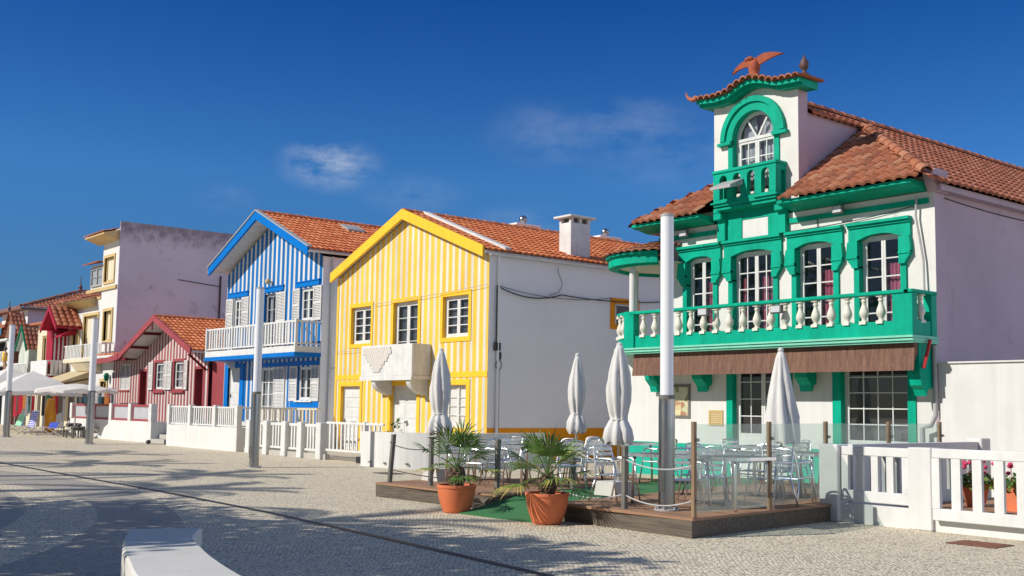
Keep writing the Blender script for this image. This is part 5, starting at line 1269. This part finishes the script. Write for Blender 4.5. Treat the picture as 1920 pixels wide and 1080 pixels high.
def open_parasol(x, y, r, zr, za, n, mat, lab, rot=0, val=.18):
    T = thing('open_parasol', (x,y,0), lab, 'parasol', 'open white parasols by the beach shops')
    m = M(); m.tube([(x,y,0),(x,y,za)], .035, 8); m.build('pole', MT['bench'], T)
    m = M()
    for k in range(n):
        a, b = rot+2*PI*k/n, rot+2*PI*(k+1)/n; mid = (a+b)/2
        A = (x+r*math.cos(a), y+r*math.sin(a), zr); B = (x+r*math.cos(b), y+r*math.sin(b), zr)
        Mi = (x+r*math.cos(mid)*math.cos((b-a)/2)*.97, y+r*math.sin(mid)*math.cos((b-a)/2)*.97, zr+.10)
        A2 = (x+r*.5*math.cos(a), y+r*.5*math.sin(a), (zr+za)/2+.08); B2 = (x+r*.5*math.cos(b), y+r*.5*math.sin(b), (zr+za)/2+.08); C = (x,y,za)
        m.poly([A,Mi,A2]); m.poly([Mi,B,B2]); m.poly([Mi,B2,A2]); m.poly([A2,B2,C])
        m.poly([A,(A[0],A[1],zr-val),(Mi[0],Mi[1],zr+.10-val),Mi]); m.poly([Mi,(Mi[0],Mi[1],zr+.10-val),(B[0],B[1],zr-val),B])
    m.build('canopy', mat, T)
    return T
open_parasol(-61.6,15.4,2.7,2.10,3.35,4,MT['canvas'],'large square white parasol at the left picture edge behind the lamp post', PI/4+.15)
open_parasol(-58.2,15.6,2.7,2.02,3.1,4,MT['canvas'],'large drooping white parasol between the leftmost one and the shops', .75)
open_parasol(-51.2,15.6,1.8,2.08,2.42,8,MT['canvas'],'small flat blue-white parasol beside the second lamp post from the left', .2, .12)

# ------------------------------------------------------------------ LAMP POSTS
def lamp(x, y, z0, zb, zt, rs, rt, lab):
    L = thing('street_lamp', (x,y,z0), lab, 'lamp post', 'cylindrical lamp posts along the square')
    m = M(); m.lathe([(rs,0),(rs,zb-z0-.1),(rs*.98,zb-z0-.08),(rs*.98,zb-z0)], (x,y,z0), 24); c = m.build('steel_base', MT['steel'], L, smooth=True, auto=40)
    m = M(); m.lathe([(rt+.022,0),(rt+.022,.05),(rt+.004,.055)], (x,y,zb), 20); m.build('collar', MT['greypost'], L, smooth=True, auto=40)
    m = M(); m.lathe([(rt,0),(rt,zt-zb-.07),], (x,y,zb+.04), 24); m.build('lamp_tube', MT['lamp'], L, smooth=True, auto=40)
    m = M(); m.lathe([(rt*1.06,0),(rt*1.06,.03),(rt*.6,.045)], (x,y,zt-.03), 20); m.build('cap', MT['zinc'], L, smooth=True, auto=40)
    m = M(); m.lathe([(rs*1.5,0),(rs*1.5,.02),(rs*1.05,.025)], (x,y,z0), 20)
    for k in range(6): m.lathe([(.018,0),(.018,.03)], (x+rs*1.3*math.cos(k*PI/3),y+rs*1.3*math.sin(k*PI/3),z0+.02), 6)
    m.build('base_plate', MT['zinc'], L); m = M(); m.box(x-.05,x+.05,y-rs-.004,y-rs+.01,z0+.25,z0+.55); m.build('access_door', MT['steel'], c)
lamp(-10.36,10.86,.25,1.74,4.27,.112,.090,'nearest tall lamp post standing on the terrace deck')
lamp(-26.15,12.38,0,1.86,4.58,.12,.098,'lamp post in front of the blue house')
lamp(-43.35,13.77,0,1.98,4.81,.14,.12,'lamp post in front of the red-framed fence')
lamp(-52.9,13.22,0,2.0,5.0,.14,.12,'leftmost lamp post beside the big white parasol')
# street bench
P0 = [(-10.22,3.63),(-9.5,3.34),(-8.86,3.11),(-8.2,2.92),(-7.45,2.71),(-6.6,2.55),(-5.6,2.55),(-4.4,2.75),(-3.2,3.2)]
P1 = [(-9.95,4.22),(-9.3,3.88),(-8.46,3.62),(-7.8,3.45),(-7.03,3.29),(-6.3,3.2),(-5.6,3.2),(-4.7,3.38),(-3.7,3.75)]
def crom(P, n=5):
    out = []
    for i in range(len(P)-1):
        a, b, c, d = P[max(i-1,0)], P[i], P[i+1], P[min(i+2,len(P)-1)]
        for k in range(n):
            t_ = k/n; out.append(tuple(.5*((2*b[j])+(-a[j]+c[j])*t_+(2*a[j]-5*b[j]+4*c[j]-d[j])*t_*t_+(-a[j]+3*b[j]-3*c[j]+d[j])*t_**3) for j in (0,1)))
    return out+[P[-1]]
A, Bq = crom(P0), crom(P1); m = M()
def loop_at(k, ins, z): 
    a, b = Vector((*A[k],0)), Vector((*Bq[k],0)); d = (b-a).normalized()*ins; return (a+d), (b-d)
rows = []
for k in range(len(A)):
    r = []
    for ins, z, s in ((0,0,0),(0,.43,0),(.02,.45,0),(.02,.45,1),(0,.43,1),(0,0,1)):
        q = loop_at(k, ins, z)[s]; r.append(len(m.v)); m.v.append((q.x,q.y,z))
    rows.append(r)
for r, s in zip(rows, rows[1:]):
    for i in range(5): m.f.append((r[i],r[i+1],s[i+1],s[i])); m.t.append(.5)
m.f.append(tuple(rows[0])); m.f.append(tuple(reversed(rows[-1]))); m.t += [.5,.5]
top(m, 'curved_bench', MT['bench'], 'smooth white curved concrete bench in the near left foreground', 'bench', loc=(-8,3.2,0))
# ------------------------------------------------------------------ POTTED PALMS AND PLANTS
def fan_leaf(m, base, d, L, fr, rnd, tone, nb=15, spread=2.5):
    """petiole then a fan of narrow pleated blades"""
    d = d.normalized(); side = d.cross(Vector((0,0,1))); side = side.normalized() if side.length > .05 else Vector((1,0,0)); up = side.cross(d).normalized()
    p0 = Vector(base); p1 = p0 + d*L*.5; p2 = p0 + d*L + Vector((0,0,-.10*L*(1-abs(d.z))))
    m.cur = tone*.8; m.tube([p0, p1, p2], [.009,.007,.005], 4, cap=False)
    dd = (p2-p1).normalized()
    for k in range(nb):
        a = -spread/2 + spread*k/(nb-1) + rnd.uniform(-.04,.04); bl = fr*(1 - .35*(abs(a)/(spread/2))**1.6)*rnd.uniform(.88,1.08)
        v = (dd*math.cos(a) + side*math.sin(a) + up*.10*math.cos(a*2)).normalized(); w = v.cross(up).normalized()*fr*.034
        q1 = p2 + v*bl*.55; q2 = p2 + v*bl + Vector((0,0,-bl*rnd.uniform(.10,.30)))
        m.cur = min(.84, max(0, tone + rnd.uniform(-.15,.2))); fold = up*fr*.014
        m.poly([p2, q1-w, q1+fold]); m.poly([p2, q1+fold, q1+w]); 
        m.cur = min(1, m.cur + (.12 if rnd.random() < .8 else .3)); m.poly([q1-w, q2, q1+fold]); m.poly([q1+fold, q2, q1+w])
def potted_palm(x, y, s, lab, seed, trunk_h, nl):
    T = thing('potted_palm', (x,y,0), lab, 'potted palm', 'fan palms in terracotta pots'); rnd = random.Random(seed)
    pr_ = [(.175,0),(.19,.01)]; H_ = .42
    for k in range(22):
        z = .02 + (H_-.07)*k/21; u = z/H_; r = .19 + .10*math.sin(min(1,u*1.02)*PI/2)**.9; pr_.append((r*(1.012 if k % 2 else 1.0), z))
    pr_ += [(.300,H_-.045),(.305,H_-.02),(.300,H_),(.275,H_),(.27,H_-.05)]
    m = M(); m.lathe([(r*s, z*s) for r, z in pr_], (x,y,0), 40); m.build('pot', MT['terra'], T, smooth=True, auto=35)
    m = M(); m.lathe([(.0,.0),(.265*s,.0),(.2*s,.03),(.02,.05)], (x,y,(H_-.06)*s), 20); m.build('soil', MT['soil'], T)
    zt = (H_-.03)*s; m = M(); prof = []
    for k in range(14): u = k/13; prof.append(((.085+.045*math.sin(u*PI)+(.008 if k % 2 else 0)), u*trunk_h))
    m.lathe(prof, (x,y,zt), 14, wob=lambda t_, z: 1+.10*math.sin(7*t_+z*60)); tr = m.build('trunk', MT['trunk'], T)
    m = M(); c = Vector((x,y,zt+trunk_h-.02))
    for k in range(nl):
        az = k*2.399 + rnd.uniform(-.3,.3); u = k/(nl-1); el = math.radians(82 - 95*u**.85 + rnd.uniform(-8,8))
        d = Vector((math.cos(az)*math.cos(el), math.sin(az)*math.cos(el), math.sin(el)))
        old = k > nl-5
        fan_leaf(m, c + d*.04, d, rnd.uniform(.26,.46)*(1.1-.25*(1-u)), rnd.uniform(.38,.50), rnd, .9 if (old and rnd.random() < .5) else rnd.uniform(.2,.7))
    m.build('crown', MT['leaf'], T)
potted_palm(-13.78,9.84,1.0,'small fan palm in a terracotta pot by the left deck corner', 4, .30, 15)
potted_palm(-11.77,9.95,1.02,'bushier fan palm in a terracotta pot on the green carpet', 9, .27, 18)
m = M(); rnd = random.Random(3)
P = thing('leafy_plant', (-26.2,16.6,0), 'dark green leafy plant rising behind the white picket gate', 'plant')
for k in range(46):
    a = rnd.uniform(0,2*PI); r = rnd.uniform(.02,.42); z = rnd.uniform(.75,1.18); c = Vector((-26.2+r*math.cos(a),16.6+.5*r*math.sin(a),z)); d = Vector((rnd.uniform(-1,1),rnd.uniform(-1,1),rnd.uniform(-.2,.8))).normalized(); s = d.cross(Vector((.3,.2,1))).normalized()
    m.cur = rnd.uniform(.1,.7); L = rnd.uniform(.10,.2); m.poly([c, c+d*L*.5-s*L*.25, c+d*L, c+d*L*.5+s*L*.25])
m.build('leaves', MT['leaf'], P); m = M()
for k in range(5): m.tube([(-26.2+k*.03-.06,16.6,0),(-26.2+(k-2)*.14,16.6,.9)], .008, 4)
m.build('stems', MT['trunk'], P)
P = thing('flower_bed_shrub', (-27.8,17.2,0), 'yellow and pink flowering shrub behind the white picket gate', 'plant'); m = M(); f = M()
for k in range(170):
    c = Vector((-27.6+rnd.uniform(-.9,.9),17.3+rnd.uniform(-.2,.2),rnd.uniform(.05,.75))); d = Vector((rnd.uniform(-1,1),rnd.uniform(-1,1),rnd.uniform(-.2,1))).normalized(); s = d.cross(Vector((.3,.2,1))).normalized(); L = rnd.uniform(.06,.13)
    (m if k % 4 else f).cur = rnd.random()*.9; (m if k % 4 else f).poly([c, c+d*L*.5-s*L*.3, c+d*L, c+d*L*.5+s*L*.3])
m.build('leaves', MT['leaf'], P); f.build('flowers', solid_col('yellow_petals', (.8,.42,.04)), P)
MT['petal'] = solid_col('pink_petals', (.60,.04,.12)); MT['petal2'] = solid_col('pale_pink_petals', (.75,.35,.42))
for (x, y, lab, col, sd) in ((-8.62,15.75,'geranium with dense green leaves in a brown pot behind the gate, left one','petal',5), (-7.95,15.6,'red geranium in a square brown pot at the right picture edge','petal2',6)):
    rnd = random.Random(sd); P = thing('potted_geranium', (x,y,.2), lab, 'flower pot')
    m = M(); m.prism([(-.17,0),(.17,0),(.22,.34),(-.22,.34)], 'y', -.17, .17) if sd == 6 else m.lathe([(.13,0),(.2,.28),(.215,.30),(.215,.34),(.18,.34)], (0,0,0), 18)
    m.v = [(v[0]+x, v[1]+y, v[2]+.2) for v in m.v]; m.build('pot', MT['terra'], P)
    m = M(); f = M()
    for k in range(320):
        a = rnd.uniform(0,2*PI); r = .30*math.sqrt(rnd.random()); z = .2+.28+rnd.uniform(0,.28)*(1-r*1.6); c = Vector((x+r*math.cos(a),y+r*math.sin(a),z)); nrm = Vector((rnd.uniform(-1,1),rnd.uniform(-1,1),rnd.uniform(.1,1))).normalized(); s = nrm.orthogonal().normalized()*rnd.uniform(.02,.038); t2 = nrm.cross(s)
        m.cur = rnd.uniform(.1,.8); m.poly([c+s, c+s*.4+t2, c-s*.6+t2*.8, c-s, c-s*.5-t2, c+s*.5-t2*.9])
    for k in range(11):
        a = rnd.uniform(0,2*PI); r = rnd.uniform(.03,.26); c = Vector((x+r*math.cos(a),y+r*math.sin(a),.2+rnd.uniform(.5,.68)))
        f.lathe([(.008,-.03),(.035,-.012),(.038,.01),(.018,.03)], tuple(c), 7); f.tube([tuple(c), (x,y,.5)], .003, 3)
    m.build('leaves', MT['leaf'], P); f.build('flowers', MT[col] if k % 2 else MT['petal'], P)

# ------------------------------------------------------------------ BEACH SHOP GOODS AT THE FAR LEFT
def stripe_mat(name, a, b, n, axis=2):
    t = NT(name); x = t.sep(t.obj())[axis]; f = t.math('LESS_THAN', t.math('FRACT', t.math('MULTIPLY', x, n)), .5); t.color(t.mix(f, a, b)); t.rough(.8); return t.m
def deck_chair(x, y, mat, lab, w=.62, h=.92, rz=0):
    T = thing('beach_chair', (x,y,0), lab, 'beach chair', 'folding beach chairs in front of the shops')
    m = M()
    for s in (-1, 1):
        m.tube([(x+s*w/2,y-.35,0),(x+s*w/2,y+.3,.42)], .018, 6); m.tube([(x+s*w/2,y+.35,0),(x+s*w/2,y-.3,.42)], .018, 6); m.tube([(x+s*w/2,y-.3,.42),(x+s*w/2,y+.1,.36),(x+s*w/2,y+.32,h)], .016, 6)
    m.tube([(x-w/2,y+.32,h),(x+w/2,y+.32,h)], .016, 6); m.tube([(x-w/2,y-.3,.42),(x+w/2,y-.3,.42)], .016, 6); m.build('frame', MT['alu'], T)
    m = M(); pts = [(y-.3,.42),(y-.1,.37),(y+.1,.35),(y+.2,.6),(y+.32,h)]
    for (a, b), (c, d) in zip(pts, pts[1:]): m.prism([(a,b),(c,d),(c,d+.012),(a,b+.012)], 'x', x-w/2+.02, x+w/2-.02)
    m.build('seat_fabric', mat, T)
B1 = stripe_mat('blue_white_stripe', (.06,.07,.42), (.55,.55,.75), 11); B2 = stripe_mat('teal_green_stripe', (.10,.50,.45), (.40,.62,.30), 4, 0); B3 = stripe_mat('red_white_stripe', (.42,.02,.04), (.65,.58,.56), 4)
deck_chair(-56.6,15.1,B1,'beach chair with blue and white striped back in front of the shops', 1.1, 1.15)
deck_chair(-59.6,15.3,B2,'beach chair in pale teal and green cloth at the left picture edge', 1.1, .95)
deck_chair(-54.2,15.4,solid_col('royal_blue_cloth',(.01,.05,.40)),'low beach chair in plain royal blue cloth', 1.3, .62)
deck_chair(-50.6,16.4,B3,'beach chair with red and white blocks next to the white wall', .9, 1.1)
T = thing('beach_float', (-56.8,16.1,0), 'tall orange-yellow inflatable beach float standing upright', 'inflatable'); m = M()
m.tube([(-56.8,16.1,.1),(-56.75,16.12,.5),(-56.6,16.1,.9),(-56.75,16.1,1.3),(-56.6,16.1,1.7)], [.22,.26,.27,.24,.18], 12); m.build('body', solid_col('orange_vinyl',(.80,.33,.01),.35), T, smooth=True)
m = M(); m.tube([(-57.25,16.15,1.1),(-57.2,16.1,1.95)], .09, 8); m.build('green_tube', solid_col('green_vinyl',(.02,.22,.10),.4), T)
cols = [(.40,.02,.05),(.05,.04,.16),(.14,.12,.10),(.30,.29,.26),(.38,.01,.03),(.10,.12,.13),(.45,.18,.03),(.03,.10,.12),(.24,.22,.24),(.20,.02,.10),(.55,.53,.50),(.03,.03,.04)]
def rack(x0, x1, y, z, seed, lab):
    rnd = random.Random(seed); T = thing('clothes_rack', ((x0+x1)/2,y,0), lab, 'clothes rack')
    m = M(); m.tube([(x0,y,z),(x1,y,z)], .02, 6); m.tube([(x0,y,0),(x0,y,z)], .02, 6); m.tube([(x1,y,0),(x1,y,z)], .02, 6); m.tube([(x0,y-.3,0.02),(x0,y+.3,0.02)], .02, 6); m.tube([(x1,y-.3,0.02),(x1,y+.3,0.02)], .02, 6); m.build('rail', MT['alu'], T)
    x = x0+.1
    while x < x1-.35:
        w = rnd.uniform(.25,.55); L = rnd.uniform(.7,1.25); c = rnd.choice(cols); m = M()
        n = 6
        for k in range(n):
            a, b = x+w*k/n, x+w*(k+1)/n; ya, yb = y-.1+.05*math.sin(k*2.3), y-.1+.05*math.sin((k+1)*2.3)
            m.poly([(a,ya,z-L),(b,yb,z-L+.03),(b,yb,z-.05),(a,ya,z-.05)])
        m.build('garment', solid_col('cloth_%d' % (int(c[0]*99)*100+int(c[2]*99)), tuple(v*1.3 for v in c), .9), T, solid=.02); x += w+.06
rack(-66.5,-62.5,17.0,1.95,2,'rack of striped towels and clothes at the left picture edge')
rack(-62.2,-58.9,17.3,1.95,5,'rack of red and dark clothes under the big white parasols')
rack(-58.6,-55.6,17.6,1.9,8,'rack of red and grey clothes right of the orange float')
rack(-55.4,-52.6,17.6,1.9,11,'rack of dark and pale dresses under the cream awning')
rack(-57.5,-54.9,18.6,2.3,14,'rack of colourful clothes beside the red-framed fence')
for x, y, s, lab in ((-52.3,15.9,.5,'shop table heaped with dark straw goods right of the blue chair'), (-51.0,15.6,.38,'low display crate of shells beside the white wall')):
    T = thing('display_table', (x,y,0), lab, 'display table'); m = M(); m.bbox(x-.7*s*2,x+.7*s*2,y-.3,y+.3,s-.05,s,.01); m.build('table_top', MT['greypost'], T)
    for a in (-1, 1):
        for b in (-1, 1): m = M(); m.box(x+a*.6*s*2-.03,x+a*.6*s*2+.03,y+b*.25-.03,y+b*.25+.03,0,s-.05); m.build('leg', MT['greypost'], T)
    m = M(); rnd = random.Random(int(x*-10))
    for k in range(12): m.lathe([(.04,0),(.1,.03),(.11,.09),(.05,.14)], (x+rnd.uniform(-.6,.6)*s*2,y+rnd.uniform(-.2,.2),s), 8)
    m.build('goods', MT['tabletop'], T)
# small person on the pale green house's balcony
T = thing('person', (-77.0,18.9,3.3), 'person with dark hair in a yellow shirt standing on a distant balcony', 'person')
def skin_body(name, verts, edges, radii, mat, parent, root=0):
    me = bpy.data.meshes.new(name); me.from_pydata(verts, edges, []); me.materials.append(mat); o = bpy.data.objects.new(name, me); COL.objects.link(o); o.parent = parent
    sk = o.modifiers.new('skin', 'SKIN'); ly = me.skin_vertices[0] if len(me.skin_vertices) else None
    if ly is None:
        bpy.context.view_layer.objects.active = o; ly = me.skin_vertices[0]
    for i, r in enumerate(radii): ly.data[i].radius = (r, r); ly.data[i].use_root = (i == root)
    ss = o.modifiers.new('sub', 'SUBSURF'); ss.levels = ss.render_levels = 2; return o
V = [(0,0,.92),(0,0,1.1),(0,0,1.35),(0,0,1.47),(0,-.01,1.55),(0,-.015,1.66),(-.17,0,1.40),(-.24,-.03,1.13),(-.20,-.16,.98),(.17,0,1.40),(.24,-.03,1.13),(.20,-.16,.98),(-.1,0,.85),(-.11,0,.46),(-.11,.02,.06),(-.12,-.12,.03),(.1,0,.85),(.11,0,.46),(.11,.02,.06),(.12,-.12,.03)]
E_ = [(0,1),(1,2),(2,3),(3,4),(4,5),(2,6),(6,7),(7,8),(2,9),(9,10),(10,11),(0,12),(12,13),(13,14),(14,15),(0,16),(16,17),(17,18),(18,19)]
R_ = [.14,.13,.15,.06,.07,.09,.06,.045,.03,.06,.045,.03,.09,.06,.045,.035,.09,.06,.045,.035]
skin_body('body', V, E_, R_, solid_col('skin', (.42,.24,.16)), T)
m = M(); m.lathe([(.165,.88),(.16,1.0),(.15,1.15),(.175,1.32),(.12,1.44),(.07,1.47)], (-77.0,18.9,3.3), 12); m.build('shirt', solid_col('yellow_shirt', (.85,.50,.02)), T, smooth=True)
m = M(); m.lathe([(.06,1.58),(.095,1.62),(.105,1.68),(.09,1.75),(.03,1.78)], (-77.0,18.91,3.3), 10); m.build('hair', MT['black'], T, smooth=True)

# ------------------------------------------------------------------ TALL PALMS AND A BROAD TREE BEHIND THE VIEWER'S LEFT (they cast the shade on the square)
def tall_palm(x, y, h, s, lab, seed, nf=15, lean=(0,0)):
    rnd = random.Random(seed); T = thing('palm_tree', (x,y,0), lab, 'palm tree')
    cx_, cy_ = x+lean[0], y+lean[1]; m = M(); pts = [(x+lean[0]*(k/8)**1.5, y+lean[1]*(k/8)**1.5, h*k/8) for k in range(9)]
    m.tube(pts, [.26-.10*k/8 for k in range(9)], 12); m.build('trunk', MT['trunk'], T)
    m = M(); c = Vector((cx_,cy_,h))
    for k in range(nf):
        az = k*2.399+rnd.uniform(-.2,.2); el0 = math.radians(70-75*(k/nf)+rnd.uniform(-6,6)); L = s*rnd.uniform(.9,1.15); n = 9; p = c.copy(); el = el0; pts = [p.copy()]
        for i in range(n):
            p = p + Vector((math.cos(az)*math.cos(el), math.sin(az)*math.cos(el), math.sin(el)))*L/n; el -= math.radians(6+3.2*i*.6); pts.append(p.copy())
        m.cur = .4; m.tube(pts, [.03-.0025*i for i in range(n+1)], 4, cap=False)
        for i in range(1, n):
            for q in range(5):
                b = pts[i].lerp(pts[i+1], q/5); d = (pts[i+1]-pts[i]).normalized(); sd = d.cross(Vector((0,0,1))).normalized(); u = (i+q/5)/n
                for s_ in (-1, 1):
                    l = .36*s/2.6*math.sin(PI*min(1,u*.9+.12)); tip = b + (sd*s_*.8 + d*.55 + Vector((0,0,-.25))).normalized()*l; w = d*.03
                    m.cur = rnd.uniform(.1,.6); m.poly([b-w, b+w, tip+w*.3, tip-w*.3])
    m.build('crown', MT['leaf'], T)
tall_palm(-17.2,-1.7,6.5,2.8,'tall palm tree on the square nearest to the camera on the left', 1)
tall_palm(-23.8,-2.2,7.0,3.0,'tall palm tree further left on the square', 2, lean=(-.3,.2))
tall_palm(-27.9,.1,7.0,3.0,'slender palm tree far left on the square', 3)
tall_palm(-33.5,-.4,7.0,3.0,'second farthest palm tree on the left of the square', 4)
tall_palm(-39.5,1.0,7.0,3.2,'farthest palm tree on the left of the square', 5)
tall_palm(-12.9,-1.2,5.7,2.4,'short palm tree beside the round trees behind the bench', 6)
def round_tree(x, y, zc, rx, rz, n, lab, seed):
    T = thing('broadleaf_tree', (x,y,0), lab, 'tree'); rnd = random.Random(seed); m = M(); m.tube([(x,y,0),(x+.1,y+.1,1.6),(x,y,zc-rz*.6)], [.25,.2,.15], 10)
    for k in range(7): a = k*.9; m.tube([(x,y,zc-rz+.1*k),(x+rx*.5*math.cos(a),y+rx*.5*math.sin(a),zc-.3+.15*k)], [.09,.03], 6)
    m.build('trunk', MT['trunk'], T); m = M()
    for k in range(n):
        a = rnd.uniform(0,2*PI); u = rnd.uniform(-1,1); r = rnd.random()**.4; b_ = 1+.20*math.sin(3*a+2*u+seed)+.12*math.sin(7*a-5*u)
        c = Vector((x+rx*r*b_*math.cos(a)*math.sqrt(1-u*u), y+rx*r*b_*math.sin(a)*math.sqrt(1-u*u), zc+rz*r*u*b_)); d = Vector((rnd.uniform(-1,1),rnd.uniform(-1,1),rnd.uniform(-1,1))).normalized(); s = d.orthogonal().normalized(); L = rnd.uniform(.14,.26)
        m.cur = rnd.uniform(.1,.6); m.poly([c, c+d*L*.5-s*L*.32, c+d*L, c+d*L*.5+s*L*.32])
    m.build('crown', MT['leaf'], T)
round_tree(-13.5,-1.3,4.7,3.1,1.5,9500,'dense round broadleaf tree behind the camera nearest the bench', 11)
round_tree(-18.9,-2.6,4.9,2.9,1.5,7500,'dense round broadleaf tree behind the camera, second from the bench', 12)

# ------------------------------------------------------------------ CAMERA, SUN, SKY
f_, cx_, cy_ = 2055., 1023., 573.
p_, r_, th = math.radians(5.33), math.radians(.728), math.radians(40.0)
F_ = Vector((0, math.cos(p_), math.sin(p_))); Rv = Vector((1,0,0)); U_ = Rv.cross(F_)
R2 = Rv*math.cos(r_) + U_*math.sin(r_); U2 = U_*math.cos(r_) - Rv*math.sin(r_)
Bm = Matrix(((math.sin(th), -math.cos(th), 0), (math.cos(th), math.sin(th), 0), (0, 0, 1)))
F_, R2, U2 = Bm @ F_, Bm @ R2, Bm @ U2
cam = bpy.data.cameras.new('camera'); co = bpy.data.objects.new('camera', cam); COL.objects.link(co)
mt = Matrix((R2, U2, -F_)).transposed().to_4x4(); mt.translation = Vector((0, 0, 1.6)); co.matrix_world = mt
cam.sensor_width = 36; cam.lens = 36*f_/1920; cam.shift_x = (960-cx_)/1920; cam.shift_y = (cy_-540)/1920; cam.clip_end = 2000; cam.clip_start = .05
sc.camera = co
SKEW, EL = math.radians(20), math.radians(35)
d = Vector((math.sin(SKEW)*math.cos(EL), math.cos(SKEW)*math.cos(EL), -math.sin(EL)))   # direction the light travels
s = bpy.data.lights.new('sun', 'SUN'); s.energy = 4.3; s.angle = math.radians(.53); s.color = (1, .95, .87)
so = bpy.data.objects.new('sun', s); COL.objects.link(so); so.rotation_euler = d.to_track_quat('-Z', 'Y').to_euler(); so.location = (-20,-30,40)
w = bpy.data.worlds.new('World'); sc.world = w; w.use_nodes = True; nt = w.node_tree; nt.nodes.clear(); N = nt.nodes.new; Lk = nt.links.new
sky = N('ShaderNodeTexSky'); sky.sky_type = 'NISHITA'; sky.sun_disc = False; sky.sun_elevation = EL
sd = -d; sky.sun_rotation = math.atan2(sd.x, sd.y); sky.altitude = 0; sky.air_density = 1.0; sky.dust_density = .25; sky.ozone_density = 3.5
tc = N('ShaderNodeTexCoord')
def VM(op, a, b=None):
    n = N('ShaderNodeVectorMath'); n.operation = op; Lk(a, n.inputs[0])
    if b is not None: (Lk(b, n.inputs[1]) if not isinstance(b, tuple) else setattr(n.inputs[1], 'default_value', b))
    return n
def MA(op, a, b):
    n = N('ShaderNodeMath'); n.operation = op
    for i, v in enumerate((a, b)): (Lk(v, n.inputs[i]) if not isinstance(v, (int, float)) else setattr(n.inputs[i], 'default_value', v))
    return n.outputs[0]
D_ = tc.outputs['Generated']
nz = N('ShaderNodeTexNoise'); nz.inputs['Scale'].default_value = 14; nz.inputs['Detail'].default_value = 9; nz.inputs['Roughness'].default_value = .62
mpn = N('ShaderNodeMapping'); mpn.inputs['Scale'].default_value = (1,1,2.2); Lk(D_, mpn.inputs[0]); Lk(mpn.outputs[0], nz.inputs['Vector'])
tot = None
for (cx3, cy3, cz3), ww, wh, amp in (((-.858,.468,.213),.044,.024,1.05), ((-.742,.624,.245),.06,.032,.20), ((-.67,.70,.235),.085,.042,.16), ((-.69,.67,.26),.05,.02,.18), ((-.77,.62,.165),.05,.022,.18), ((-.90,.39,.178),.03,.014,.14), ((-.82,.53,.19),.05,.02,.22)):
    dv = VM('SUBTRACT', D_, (cx3,cy3,cz3)); sc3 = VM('MULTIPLY', dv.outputs[0], (1/ww,1/ww,1/wh)); ln = VM('LENGTH', sc3.outputs[0])
    mr = N('ShaderNodeMapRange'); mr.interpolation_type = 'SMOOTHSTEP'; Lk(ln.outputs['Value'], mr.inputs[0]); mr.inputs[1].default_value = 1.25; mr.inputs[2].default_value = .1; mr.inputs[3].default_value = 0; mr.inputs[4].default_value = amp
    tot = mr.outputs[0] if tot is None else MA('ADD', tot, mr.outputs[0])
mrn = N('ShaderNodeMapRange'); Lk(nz.outputs['Fac'], mrn.inputs[0]); mrn.inputs[1].default_value = .40; mrn.inputs[2].default_value = .68
cf = MA('MULTIPLY', tot, mrn.outputs[0])
hs = N('ShaderNodeHueSaturation'); hs.inputs['Saturation'].default_value = 1.0; hs.inputs['Value'].default_value = 1.0; hs.inputs['Hue'].default_value = .5; Lk(sky.outputs[0], hs.inputs['Color'])
# clear deep-blue part of the sky away from the sun (as through a polarising filter), deeper with height
sp3 = N('ShaderNodeSeparateXYZ'); Lk(D_, sp3.inputs[0])
rz = N('ShaderNodeValToRGB'); el_ = rz.color_ramp.elements
while len(el_) < 5: el_.new(.5)
for e2, (pp, cc2) in zip(el_, ((0.,(.10,.225,.40)),(.10,(.13,.265,.435)),(.20,(.14,.345,.575)),(.36,(.039,.21,.485)),(1.,(.35,.50,.70)))): e2.position = pp; e2.color = cc2 + (1,)
Lk(sp3.outputs[2], rz.inputs[0])
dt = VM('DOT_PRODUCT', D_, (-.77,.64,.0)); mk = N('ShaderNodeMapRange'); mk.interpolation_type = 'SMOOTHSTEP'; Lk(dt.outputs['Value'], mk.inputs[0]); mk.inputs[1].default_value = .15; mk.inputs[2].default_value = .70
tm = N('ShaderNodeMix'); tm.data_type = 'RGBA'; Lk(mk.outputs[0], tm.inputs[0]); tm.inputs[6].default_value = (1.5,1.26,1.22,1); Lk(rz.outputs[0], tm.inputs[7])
ds = VM('DOT_PRODUCT', D_, (-.2,-.95,.2)); ms = N('ShaderNodeMapRange'); ms.interpolation_type = 'SMOOTHSTEP'; Lk(ds.outputs['Value'], ms.inputs[0]); ms.inputs[1].default_value = .0; ms.inputs[2].default_value = .7  # added tint: sun-side sky dimmed to cut fill light on the street fronts
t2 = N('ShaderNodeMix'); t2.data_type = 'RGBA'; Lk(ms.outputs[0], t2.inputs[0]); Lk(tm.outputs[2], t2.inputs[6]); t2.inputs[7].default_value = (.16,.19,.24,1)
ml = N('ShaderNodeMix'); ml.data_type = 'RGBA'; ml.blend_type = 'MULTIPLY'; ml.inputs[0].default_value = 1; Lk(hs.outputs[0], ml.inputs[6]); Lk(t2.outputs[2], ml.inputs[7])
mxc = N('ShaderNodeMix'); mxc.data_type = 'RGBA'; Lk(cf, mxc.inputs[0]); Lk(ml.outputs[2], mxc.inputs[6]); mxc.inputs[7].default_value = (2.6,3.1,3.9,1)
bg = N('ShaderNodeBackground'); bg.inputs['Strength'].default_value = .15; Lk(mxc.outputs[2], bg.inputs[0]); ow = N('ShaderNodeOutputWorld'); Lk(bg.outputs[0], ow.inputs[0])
sc.view_settings.view_transform = 'Standard'; sc.view_settings.look = 'None'; sc.view_settings.exposure = 0.22; sc.view_settings.gamma = 1
sc.cycles.max_bounces = 6; sc.cycles.transparent_max_bounces = 12
